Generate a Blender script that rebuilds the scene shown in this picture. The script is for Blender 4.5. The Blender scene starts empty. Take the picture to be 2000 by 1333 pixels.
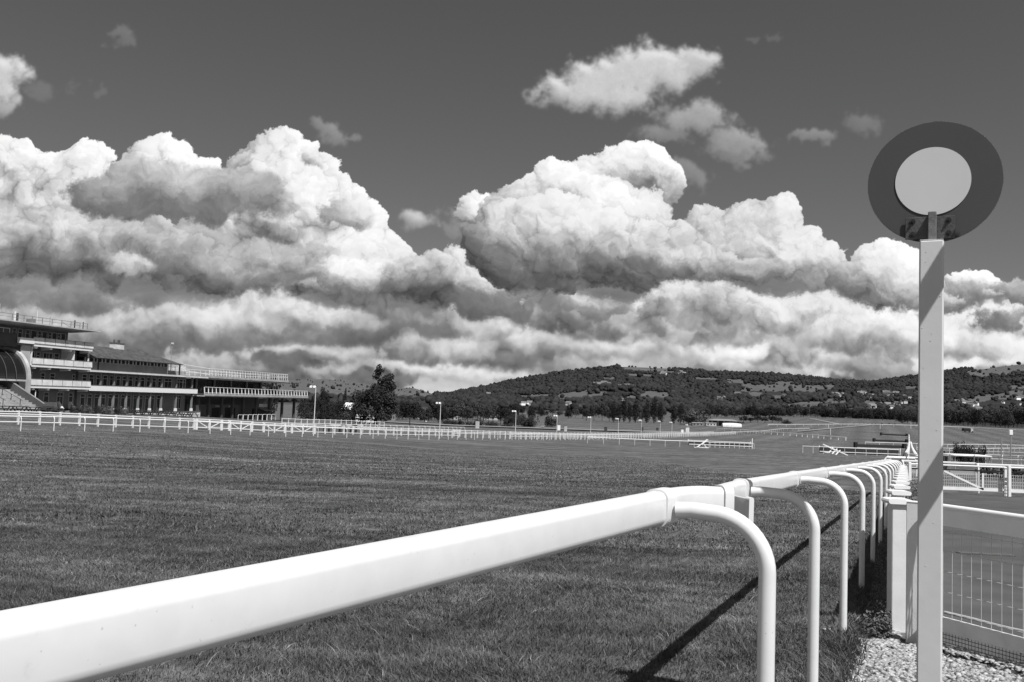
import bpy, math, random
import numpy as np
from mathutils import Vector, Matrix

random.seed(7)
RNG = np.random.default_rng(11)
SC = bpy.context.scene
COL = SC.collection
PI = math.pi

# ------------------------------------------------------------------ camera
F = 1730.0                       # focal length in pixels of the 2000 px wide photograph
PITCH = math.atan(115.5 / F)
ROLL = -0.037
EYE = 1.6
cam_d = bpy.data.cameras.new('camera')
cam = bpy.data.objects.new('camera', cam_d)
COL.objects.link(cam)
cam_d.sensor_width = 36.0
cam_d.lens = 36.0 * F / 2000.0
cam_d.clip_start = 0.05
cam_d.clip_end = 30000
fwd = Vector((0, math.cos(PITCH), math.sin(PITCH)))
rt0 = Vector((1, 0, 0))
up0 = rt0.cross(fwd)
cr, sr = math.cos(ROLL), math.sin(ROLL)
right = rt0 * cr - up0 * sr      # content leans to the right at the top
up = rt0 * sr + up0 * cr
cam.matrix_world = Matrix(((right.x, up.x, -fwd.x, 0), (right.y, up.y, -fwd.y, 0),
                           (right.z, up.z, -fwd.z, EYE), (0, 0, 0, 1)))
SC.camera = cam
SC.view_settings.view_transform = 'Standard'
SC.view_settings.look = 'None'
SC.view_settings.gamma = 1.0
SC.view_settings.exposure = 0.35
SKY_K = 0.035                    # how bright the clear sky shows through the red filter
CLOUD_K = 0.80                   # radiance of a fully sunlit cloud
try:
    SC.cycles.transparent_max_bounces = 16
    SC.cycles.max_bounces = 6
except Exception:
    pass


def ray(px, py):
    return fwd + right * ((px - 1000.0) / F) + up * ((666.5 - py) / F)


def P(px, py, d):
    """the measured point seen at photo pixel px, py, at plan distance d in front of the camera"""
    r = ray(px, py)
    r = r * (d / r.y)
    return Vector((r.x, r.y, EYE + r.z))


def azel(px, py):
    r = ray(px, py)
    return math.atan2(r.x, r.y), math.atan2(r.z, math.hypot(r.x, r.y))

# ------------------------------------------------------------------ sun
SUN_EL = math.radians(57.5)
SUN_AZ = math.radians(146.0)     # clockwise from +Y (view direction): behind the camera, to the right
sd = Vector((math.sin(SUN_AZ) * math.cos(SUN_EL), math.cos(SUN_AZ) * math.cos(SUN_EL), math.sin(SUN_EL)))
sun_d = bpy.data.lights.new('sun', 'SUN')
sun_d.energy = 4.6
sun_d.angle = math.radians(0.53)
sun_d.color = (1.0, 1.0, 1.0)
sun = bpy.data.objects.new('sun', sun_d)
COL.objects.link(sun)
sun.rotation_euler = (-sd).to_track_quat('-Z', 'Y').to_euler()

# ------------------------------------------------------------------ clouds, computed as heaped puffs lit by the sun
CS = 0.8                                   # cells per photo pixel
CU0, CV1 = -1400.0, 900.0                  # left edge and top edge in focal pixels
CW, CH = int(2800 * CS), int(930 * CS)     # reaches 30 below the horizon


def UV(px, py):
    r = ray(px, py)
    return (r.x / r.y * F - CU0) * CS, (CV1 - r.z / r.y * F) * CS


def spectral(h, w, beta, seed, lo=0.0, ax=1.0, ay=1.0):
    r = np.random.default_rng(seed)
    fy = np.fft.fftfreq(h)[:, None] * ay
    fx = np.fft.rfftfreq(w)[None, :] * ax
    f = np.sqrt(fx * fx + fy * fy)
    f[0, 0] = 1
    amp = f ** (-beta)
    if lo:
        amp = amp / (1.0 + (lo / f) ** 4)
    amp[0, 0] = 0
    s = amp * np.exp(2j * np.pi * r.random(f.shape))
    o = np.fft.irfft2(s, s=(h, w))
    return ((o - o.mean()) / o.std()).astype(np.float32)


def blur(a, s):
    h, w = a.shape
    p = int(3 * s) + 2
    b = np.pad(a, p, mode='edge')
    fy = np.fft.fftfreq(b.shape[0])[:, None]
    fx = np.fft.rfftfreq(b.shape[1])[None, :]
    k = np.exp(-2 * (np.pi * s) ** 2 * (fx * fx + fy * fy))
    return np.fft.irfft2(np.fft.rfft2(b) * k, s=b.shape)[p:p + h, p:p + w].astype(np.float32)


def sstep(x, a, b):
    x = np.asarray(x)
    t = np.clip((x - a) / (b - a), 0, 1)
    return t * t * (3 - 2 * t)


def warp_img(imgs, dx, dy):
    yy, xx = np.mgrid[0:imgs[0].shape[0], 0:imgs[0].shape[1]].astype(np.float32)
    x = np.clip(xx + dx, 0, xx.shape[1] - 1.01)
    y = np.clip(yy + dy, 0, xx.shape[0] - 1.01)
    x0, y0 = x.astype(int), y.astype(int)
    fx, fy = x - x0, y - y0
    out = []
    for a in imgs:
        out.append((a[y0, x0] * (1 - fx) + a[y0, x0 + 1] * fx) * (1 - fy) + (a[y0 + 1, x0] * (1 - fx) + a[y0 + 1, x0 + 1] * fx) * fy)
    return out


def mass(ells, seed, small=1.0, flat=0.0):
    """height of a heap of puffs: big bodies, each with smaller and smaller heads"""
    r = np.random.default_rng(seed)
    xs = [UV(e[0], e[1]) + (e[2] * CS, e[3] * CS) for e in ells]
    x0 = int(max(0, min(c[0] - c[2] * 1.5 for c in xs)))
    x1 = int(min(CW, max(c[0] + c[2] * 1.5 for c in xs)))
    y0 = int(max(0, min(c[1] - c[3] * 1.6 for c in xs)))
    y1 = int(min(CH, max(c[1] + c[3] * 1.6 for c in xs)))
    H = np.full((y1 - y0, x1 - x0), -50.0, np.float32)
    sph = []
    for cx, cy, rx, ry in xs:
        rm = min(rx, ry)
        sph.append((cx, cy, 0.0, rx, ry, rm * 0.75))
        n1 = int(10 + 14 * max(rx, ry) / rm)
        for i in range(n1):
            a = r.uniform(0, 2 * np.pi)
            q = math.sqrt(r.uniform(0.05, 1.0)) * 0.86
            s = rm * r.uniform(0.22, 0.42)
            bx, by = cx + q * (rx - s * .3) * math.cos(a), cy + q * (ry - s * .3) * math.sin(a)
            bz = rm * 0.75 * math.sqrt(max(0, 1 - q * q))
            sph.append((bx, by, bz, s, s, s * 0.9))
            for j in range(9):
                a2 = r.uniform(0, 2 * np.pi)
                q2 = math.sqrt(r.uniform(0.1, 1)) * 0.9
                s2 = s * r.uniform(0.22, 0.45) * small
                c2x, c2y = bx + q2 * s * math.cos(a2), by + q2 * s * math.sin(a2) * .9
                c2z = bz + s * .9 * math.sqrt(max(0, 1 - q2 * q2))
                sph.append((c2x, c2y, c2z, s2, s2, s2 * .9))
                if s2 > 5:
                    for k in range(5):
                        a3 = r.uniform(0, 2 * np.pi)
                        q3 = math.sqrt(r.uniform(0.2, 1)) * 0.9
                        s3 = s2 * r.uniform(0.25, 0.5)
                        sph.append((c2x + q3 * s2 * math.cos(a3), c2y + q3 * s2 * math.sin(a3),
                                    c2z + s2 * .9 * math.sqrt(max(0, 1 - q3 * q3)), s3, s3, s3 * .9))
    for cx, cy, cz, rx, ry, rz in sph:
        a0, a1 = int(max(x0, cx - rx)), int(min(x1, cx + rx + 1))
        b0, b1 = int(max(y0, cy - ry)), int(min(y1, cy + ry + 1))
        if a1 <= a0 or b1 <= b0:
            continue
        X = (np.arange(a0, a1) - cx) / rx
        Y = (np.arange(b0, b1) - cy) / ry
        d = 1 - (X * X)[None, :] - (Y * Y)[:, None]
        z = np.where(d > 0, cz + rz * np.sqrt(np.maximum(d, 0)), -50)
        v = H[b0 - y0:b1 - y0, a0 - x0:a1 - x0]
        np.maximum(v, z, out=v)
    return H, x0, y0


CLOUD = np.zeros((CH, CW), np.float32)     # display brightness of the clouds
ALPHA = np.zeros((CH, CW), np.float32)
N_A = spectral(CH, CW, 1.85, 3, 0.004)
N_B = spectral(CH, CW, 1.85, 4, 0.004)
N_F = spectral(CH, CW, 1.35, 5, 0.015)
N_G = spectral(CH, CW, 1.7, 6, 0.003, 2.8, 1.0)
SUNV = np.array((0.42, -0.62, 0.66))       # right, down the image, towards the viewer


def lay(ells, seed, top=0.97, base=0.42, y_lit=None, y_dark=None, tone=0.0, soft=1.0, relief=1.0, flatcut=None, op=1.0, small=1.0, warp=1.0, streak=0.05, inner=0.8):
    """one cloud over what is already there; y_lit / y_dark are photo heights between which it falls into its own shade"""
    H, x0, y0 = mass(ells, seed, small)
    h, w = H.shape
    sl = (slice(y0, y0 + h), slice(x0, x0 + w))
    nf, nf2, ng = N_F[sl], np.roll(N_F, 91, 1)[sl], N_G[sl]
    na, nb = np.roll(N_A, seed * 37, 1)[sl], np.roll(N_B, seed * 53, 1)[sl]
    inside = (H > -49).astype(np.float32)
    Hc = np.where(H > -49, H, 0)
    tot = 0
    for s, k, st in ((1.5, .07, 1.0), (4.0, .13, 1.2), (10.0, .26, 1.7), (28.0, .42, 2.6)):
        b = blur(Hc, s)
        gy, gx = np.gradient(b)
        gx, gy = gx * st, gy * st
        nz = 1 / np.sqrt(gx * gx + gy * gy + 1)
        l = (-gx * SUNV[0] - gy * SUNV[1] + SUNV[2]) * nz
        tot = tot + k * (l - SUNV[2])
    ao = np.clip((blur(Hc, 9) - Hc) / 26.0, -0.2, 0.6) + np.clip((blur(Hc, 3) - Hc) / 12.0, -0.2, 0.5) * .6
    al = blur(inside, 1.6 * soft)
    al2 = blur(inside, 11.0)
    # own shade towards the flat base, along photo rows
    yy = np.arange(y0, y0 + h)[:, None] + 0 * H
    yl = (yy + na * 13 + nb * 6)
    if y_lit is None:
        y_lit = min(e[1] - e[3] for e in ells)
    if y_dark is None:
        y_dark = max(e[1] + e[3] for e in ells)
    cxm = sum(e[0] for e in ells) / len(ells)
    r0, r1 = UV(cxm, y_lit)[1], UV(cxm, y_dark)[1]
    t = np.clip((yl - r0) / (r1 - r0), 0, 1)
    shade = t ** 1.4
    top, base = top * .94, base * .72 + .20
    B = top + (base - top) * shade + tone + relief * .75 * tot * (1 - .5 * shade) - .15 * relief * ao + nf * .010 + ng * streak + na * .03 - .03
    if flatcut is not None:
        c = UV(cxm, flatcut)[1]
        k_ = 1 - sstep(yl, c - 30, c + 26)
        al, al2 = al * k_, al2 * k_
    if flatcut is None:
        k_ = 1 - sstep(t + na * .05, .62, 1.1)
        al, al2 = al * k_, al2 * k_
    dx = (na * 6.0 + nf * 1.0) * warp
    dy = (nb * 5.0 + nf2 * 1.0) * warp
    B, al, al2 = warp_img([B, al, al2], dx, dy)
    E = ALPHA[sl]
    a2 = sstep(al2 + nf * .05 + na * .03, .22, .80)
    al = sstep(al + nf * .03 * soft, .20, .20 + .5 * min(soft, 1.5))
    al = (al * (1 - E * inner) + a2 * E * inner) * op
    A2 = 1 - (1 - E) * (1 - al)
    CLOUD[sl] = (CLOUD[sl] * E * (1 - al) + B * al) / np.maximum(A2, 1e-4)
    ALPHA[sl] = A2

# far grey sheet low over the hills
yh = np.linspace(900, -30, CH)[:, None] + 0 * N_A
ALPHA[:] = sstep(yh + N_A * 8, 283, 222)
CLOUD[:] = np.clip(.74 - yh * .0014, .46, .72) + .05 * N_G + .02 * N_A 
lay([(x, 700, 190, 70) for x in range(-300, 2400, 110)], 1, .74, .50, 610, 770, soft=2, relief=.5)
lay([(x, 660 + 12 * math.sin(x), 170, 60) for x in range(-300, 1000, 120)], 2, .62, .36, 590, 720, soft=2, relief=.5)
lay([(1000, 640, 160, 60), (1180, 650, 160, 60), (1350, 630, 150, 70), (1520, 640, 150, 70), (1700, 650, 150, 60), (1880, 640, 150, 60), (2060, 640, 150, 70), (2250, 640, 150, 80)],
    3, .98, .58, 570, 730, relief=.8)
# bright heads far left and the left tower
lay([(-180, 330, 110, 90), (-60, 340, 90, 80), (20, 320, 80, 62), (95, 335, 62, 52), (165, 335, 56, 56), (100, 430, 190, 90)], 4, 1.02, .66, 250, 480)
lay([(305, 320, 66, 62), (265, 350, 50, 48), (345, 340, 52, 48), (400, 350, 44, 44), (440, 380, 50, 46)], 5, 1.04, .78, 250, 420, inner=.35)
lay([(552, 318, 62, 68), (505, 330, 56, 54), (600, 360, 70, 62), (665, 400, 62, 56), (690, 440, 60, 60), (560, 420, 130, 110), (640, 500, 130, 90), (745, 500, 56, 56), (780, 545, 60, 56), (480, 480, 150, 90), (700, 560, 110, 60)],
    6, 1.02, .66, 250, 640, inner=.35)
lay([(590, 296, 26, 20), (610, 315, 20, 16)], 60, .95, .85, 270, 330, soft=1.6)
lay([(680, 405, 42, 34), (650, 420, 34, 28), (705, 425, 26, 24)], 7, .86, .66, 365, 450, relief=.8)
lay([(650, 540, 90, 50), (730, 550, 80, 44), (560, 560, 100, 40)], 8, .97, .60, 480, 600, relief=.9)
# grey body under them, to its flat dark base
lay([(-100, 480, 160, 90), (60, 470, 140, 80), (200, 490, 150, 76), (340, 500, 150, 70), (470, 520, 130, 56), (590, 560, 100, 36)], 9, .80, .34, 400, 575, relief=.7, flatcut=578)
lay([(250, 520, 60, 18), (230, 505, 40, 14)], 61, .95, .8, 480, 540, soft=2, op=.8)
# darker cloud drifting in front of the left heads
lay([(200, 385, 76, 40), (270, 355, 66, 44), (350, 365, 90, 50), (440, 370, 80, 44), (490, 375, 50, 40), (300, 400, 150, 36), (410, 400, 120, 36), (545, 405, 34, 14), (250, 345, 40, 34), (340, 405, 90, 34)], 10, .74, .46, 290, 432, relief=.5, flatcut=440, soft=2.4, inner=1.0)
lay([(70, 590, 150, 22), (-60, 590, 120, 26), (220, 600, 120, 18)], 11, .46, .34, 570, 620, soft=2, relief=.4)
lay([(350, 640, 200, 44), (520, 620, 150, 44), (180, 650, 160, 36), (-20, 660, 160, 34), (650, 640, 120, 40)], 12, .80, .38, 585, 690, relief=.7, soft=1.6, flatcut=690)
# middle cumulus
lay([(790, 540, 56, 40), (850, 530, 50, 40), (885, 505, 32, 32), (900, 560, 120, 46), (1000, 600, 180, 44), (1120, 620, 150, 36)], 13, .88, .34, 480, 640, relief=.8, flatcut=640)
lay([(936, 415, 36, 40), (920, 445, 28, 34), (960, 450, 40, 40)], 14, 1.0, .84, 375, 500, inner=.35)
lay([(1250, 330, 62, 54), (1300, 345, 36, 40), (1200, 335, 60, 50), (1150, 350, 50, 50), (1265, 375, 60, 40)], 15, 1.03, .84, 272, 430, inner=.35)
lay([(1085, 355, 46, 46), (1040, 385, 44, 44), (1010, 410, 46, 46), (1120, 380, 56, 50), (1180, 400, 70, 60), (1240, 420, 70, 56)], 16, 1.02, .78, 310, 470, inner=.35)
lay([(1520, 425, 44, 50), (1480, 435, 50, 44), (1430, 445, 56, 48), (1370, 440, 50, 44), (1570, 480, 46, 46), (1610, 510, 44, 40), (1500, 500, 110, 60), (1400, 500, 110, 60), (1540, 555, 100, 40)], 17, .98, .56, 375, 580, relief=.9)
lay([(980, 480, 76, 88), (945, 455, 30, 50), (1090, 470, 90, 90), (1180, 480, 90, 80), (1280, 490, 100, 70), (1060, 530, 130, 50), (1200, 530, 130, 46), (1340, 520, 120, 46), (1440, 530, 90, 30)], 18, 1.0, .36, 370, 578, relief=.85, flatcut=580, inner=.35)
lay([(1700, 520, 50, 50), (1745, 515, 50, 48), (1790, 530, 40, 44), (1660, 545, 50, 40), (1730, 570, 120, 50), (1820, 580, 90, 40)], 19, .95, .46, 465, 610, relief=.9, flatcut=612)
lay([(1640, 505, 16, 12), (1660, 500, 12, 10)], 62, 1.0, .95, 480, 520)
lay([(1050, 605, 150, 26), (960, 600, 100, 26), (1150, 610, 100, 18)], 20, .48, .30, 570, 632, soft=1.8, relief=.4)
lay([(1330, 590, 90, 40), (1420, 600, 80, 46), (1380, 640, 130, 36), (1500, 610, 90, 40), (1600, 620, 100, 44), (1260, 650, 90, 20)], 21, .90, .46, 545, 690, relief=.8)
lay([(1900, 545, 50, 18), (1870, 550, 30, 16), (1930, 555, 50, 18)], 22, 1.0, .8, 520, 590)
lay([(1900, 575, 80, 20), (1990, 575, 70, 24), (2100, 580, 120, 34)], 23, .66, .44, 550, 600, soft=1.6, relief=.5)
lay([(1960, 630, 70, 22), (2040, 640, 90, 30), (2200, 620, 160, 60)], 24, .58, .38, 605, 660, soft=1.6, relief=.6)
lay([(1640, 660, 90, 36), (1740, 670, 90, 34), (1840, 665, 80, 36), (1960, 680, 100, 34), (2090, 690, 120, 36)], 25, .92, .44, 620, 712, relief=.8, flatcut=712)
lay([(1020, 665, 80, 22), (1130, 680, 90, 22), (1250, 690, 90, 18), (1370, 690, 80, 20), (1480, 690, 90, 22), (1590, 700, 80, 18)], 26, .86, .46, 645, 712, relief=.7, soft=1.3, flatcut=713)
lay([(700, 690, 120, 22), (860, 680, 110, 26), (560, 690, 130, 18), (960, 650, 60, 20)], 27, .82, .46, 655, 716, relief=.7, soft=1.4)
lay([(620, 655, 130, 16), (470, 665, 120, 14), (820, 650, 110, 14)], 28, .46, .38, 635, 675, soft=2, relief=.35)
lay([(780, 725, 90, 22), (900, 730, 80, 20), (640, 725, 80, 14), (1000, 735, 60, 12)], 29, .88, .60, 700, 760, relief=.6, soft=1.4)
lay([(1600, 722, 60, 10), (1700, 728, 70, 10), (1840, 715, 80, 12), (1950, 705, 70, 8)], 30, .98, .8, 708, 740, relief=.5, soft=1.3)

# torn high shreds
WSP = np.zeros_like(ALPHA)
fine = spectral(CH, CW, 1.25, 8, 0.008)
wx, wy = spectral(CH, CW, 1.75, 21, 0.006), spectral(CH, CW, 1.75, 22, 0.006)
Y, X = np.mgrid[0:CH, 0:CW].astype(np.float32)
for (px, py, rx, ry, k) in ((0, 150, 62, 50, 1.1), (20, 200, 34, 34, .8), (1110, 180, 84, 34, 1.0), (1165, 160, 90, 46, 1.1), (1190, 185, 80, 42, 1.0), (1235, 145, 90, 50, 1.1), (1295, 135, 90, 46, 1.1), (1345, 120, 50, 36, .9), (1350, 230, 90, 36, .6),
                            (1290, 262, 60, 22, .4), (1440, 275, 80, 34, .5), (1430, 310, 34, 22, .35), (1580, 268, 45, 16, .35), (1680, 245, 46, 30, .22), (640, 262, 34, 20, .35), (688, 258, 20, 10, .3), (815, 435, 44, 26, .75),
                            (880, 440, 26, 16, .3), (242, 74, 28, 18, .2), (1488, 68, 16, 9, .12), (180, 172, 18, 8, .12), (1340, 350, 40, 30, .3), (90, 170, 30, 30, .15)):
    cx, cy = UV(px, py)
    rr = np.sqrt(((X - cx + wx * 9) / (rx * CS)) ** 2 + ((Y - cy + wy * 7) / (ry * CS)) ** 2)
    a = sstep(1.18 - rr + fine * .085, 0, .66) * min(k, 1)
    WSP = np.maximum(WSP, a)
WSP = blur(WSP, 1.3)
wb = .69 + .12 * blur(WSP, 6) + fine * .012
g_y, g_x = np.gradient(blur(WSP, 8))
wb = wb + np.clip(-g_x * 3 + g_y * 5, -.16, .12)
a = WSP * .9
# the low far bank: softer with distance and mist, brighter to the right
low_w = sstep(Y, UV(1000, 560)[1], UV(1000, 650)[1])
CLOUD = CLOUD + (blur(CLOUD, 2.2) - CLOUD) * low_w * .5
CLOUD = CLOUD + low_w * (.04 + .03 * np.roll(N_A, 200, 1) + .06 * sstep(X, UV(700, 700)[0], UV(1300, 700)[0]))
under = ALPHA
tot_a = 1 - (1 - under) * (1 - a)
CLOUD = np.where(tot_a > 1e-3, (CLOUD * under + wb * a * (1 - under)) / np.maximum(tot_a, 1e-3), 0)
ALPHA = tot_a
CLOUD = np.clip(CLOUD, .10, 1.12)
CLOUD = np.where(CLOUD < .5, .5 - (.5 - CLOUD) * .62, CLOUD)
CLOUD = np.where(CLOUD > .9, .9 + (CLOUD - .9) * .5, CLOUD)

# the sky: a Nishita sky seen in black and white, and the computed clouds in front of it
img = bpy.data.images.new('cloud_layer', CW, CH, alpha=False, float_buffer=True, is_data=True)
px4 = np.empty((CH, CW, 4), np.float32)
px4[..., 0] = np.power(CLOUD, 2.2)[::-1]
px4[..., 1] = ALPHA[::-1]
px4[..., 2] = 0
px4[..., 3] = 1
img.pixels.foreach_set(px4.ravel())
img.update()
img.pack()

world = bpy.data.worlds.new('World')
SC.world = world
world.use_nodes = True
wt = world.node_tree
wt.nodes.clear()


class NT:
    """small helper to write node trees as expressions"""
    def __init__(self, tree):
        self.t = tree

    def node(self, kind, **props):
        n = self.t.nodes.new(kind)
        for k, v in props.items():
            setattr(n, k, v)
        return n

    def put(self, sock, v):
        if v is None:
            return
        if isinstance(v, bpy.types.NodeSocket):
            self.t.links.new(v, sock)
        else:
            sock.default_value = v

    def m(self, op, a, b=None, c=None, clamp=False):
        n = self.node('ShaderNodeMath', operation=op, use_clamp=clamp)
        self.put(n.inputs[0], a)
        self.put(n.inputs[1], b)
        self.put(n.inputs[2], c)
        return n.outputs[0]

    def v(self, op, a, b=None, c=None, scale=None):
        n = self.node('ShaderNodeVectorMath', operation=op)
        self.put(n.inputs[0], a)
        self.put(n.inputs[1], b)
        if c is not None:
            self.put(n.inputs[2], c)
        if scale is not None:
            self.put(n.inputs['Scale'], scale)
        return n.outputs['Value'] if op in ('LENGTH', 'DOT_PRODUCT') else n.outputs[0]

    def noise(self, vec, scale, detail=4, rough=0.55, out='Fac', dims='3D'):
        n = self.node('ShaderNodeTexNoise', noise_dimensions=dims)
        self.put(n.inputs['Vector'], vec)
        n.inputs['Scale'].default_value = scale
        n.inputs['Detail'].default_value = detail
        n.inputs['Roughness'].default_value = rough
        return n.outputs[out]

    def voro(self, vec, scale, feature='F1', out='Distance', dims='3D'):
        n = self.node('ShaderNodeTexVoronoi', feature=feature, voronoi_dimensions=dims)
        self.put(n.inputs['Vector'], vec)
        n.inputs['Scale'].default_value = scale
        return n.outputs[out]

    def ramp(self, fac, lo, hi, a=0.0, b=1.0, smooth=True):
        n = self.node('ShaderNodeMapRange', interpolation_type='SMOOTHSTEP' if smooth else 'LINEAR')
        self.put(n.inputs[0], fac)
        self.put(n.inputs[1], lo)
        self.put(n.inputs[2], hi)
        self.put(n.inputs[3], a)
        self.put(n.inputs[4], b)
        return n.outputs[0]

    def mix(self, f, a, b):
        n = self.node('ShaderNodeMix', data_type='FLOAT')
        self.put(n.inputs[0], f)
        self.put(n.inputs[2], a)
        self.put(n.inputs[3], b)
        return n.outputs[0]


n = NT(wt)
sep = n.node('ShaderNodeSeparateXYZ')
n.put(sep.inputs[0], n.node('ShaderNodeTexCoord').outputs['Generated'])
dx_, dy_, dz_ = sep.outputs
yc = n.m('MAXIMUM', dy_, 0.02)
U_ = n.m('DIVIDE', n.m('SUBTRACT', n.m('MULTIPLY', n.m('DIVIDE', dx_, yc), F), CU0), 2800.0)
V_ = n.m('DIVIDE', n.m('SUBTRACT', n.m('MULTIPLY', n.m('DIVIDE', dz_, yc), F), CV1 - 930.0), 930.0)
comb = n.node('ShaderNodeCombineXYZ')
n.put(comb.inputs[0], U_)
n.put(comb.inputs[1], V_)
ti = n.node('ShaderNodeTexImage', extension='EXTEND', interpolation='Linear')
ti.image = img
n.put(ti.inputs[0], comb.outputs[0])
s3 = n.node('ShaderNodeSeparateColor')
n.put(s3.inputs[0], ti.outputs[0])
inside = n.m('MULTIPLY', n.m('MULTIPLY', n.ramp(U_, 0.0, 0.03), n.ramp(U_, 1.0, 0.97)), n.ramp(dy_, 0.1, 0.3))
inside = n.m('MULTIPLY', inside, n.ramp(V_, 1.0, 0.97))
# the rest of the sky, never seen from here: scattered bright cloud
away = n.ramp(n.noise(n.node('ShaderNodeTexCoord').outputs['Generated'], 2.6, 3), 0.46, 0.60)
away = n.m('MULTIPLY', away, n.ramp(dz_, 0.9, 0.35))
cl_l = n.mix(inside, 0.62, s3.outputs[0])
cl_a = n.mix(inside, away, s3.outputs[1])

sky = n.node('ShaderNodeTexSky', sky_type='NISHITA')
sky.sun_disc = False
sky.sun_elevation = SUN_EL
sky.sun_rotation = SUN_AZ
sky.air_density = 1.0
sky.dust_density = 0.6
bwn = n.node('ShaderNodeRGBToBW')
n.put(bwn.inputs[0], sky.outputs[0])
clear = n.m('MULTIPLY', bwn.outputs[0], SKY_K)
tot = n.mix(cl_a, clear, n.m('MULTIPLY', cl_l, CLOUD_K))
bg = n.node('ShaderNodeBackground')
# photographed through a red filter: the blue is held back, the clouds are not
n.put(bg.inputs['Strength'], tot)
bg.inputs['Color'].default_value = (1, 1, 1, 1)
wo = n.node('ShaderNodeOutputWorld')
wt.links.new(bg.outputs[0], wo.inputs[0])
world.cycles.sampling_method = 'MANUAL'
world.cycles.sample_map_resolution = 512

# ------------------------------------------------------------------ object helpers
def tag(o, label=None, cat=None, group=None, kind=None):
    if label:
        o['label'] = label
    if cat:
        o['category'] = cat
    if group:
        o['group'] = group
    if kind:
        o['kind'] = kind
    return o


def thing(name, label, cat, loc=(0, 0, 0), rz=0.0, group=None):
    o = bpy.data.objects.new(name, None)
    o.empty_display_size = 0.2
    COL.objects.link(o)
    o.location = loc
    o.rotation_euler = (0, 0, rz)
    return tag(o, label, cat, group)


KIDS = {}


def copy_tree(o, loc=None, rz=None, label=None, group=None, scale=None, parent=None):
    c = o.copy()
    COL.objects.link(c)
    if parent is not None:
        c.parent = parent
    if loc is not None:
        c.location = loc
    if rz is not None:
        c.rotation_euler = (0, 0, rz)
    if scale is not None:
        c.scale = scale
    if label:
        c['label'] = label
    if group:
        c['group'] = group
    KIDS[c.name] = []
    for k in KIDS.get(o.name, []):
        KIDS[c.name].append(copy_tree(k, parent=c))
    return c


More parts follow.
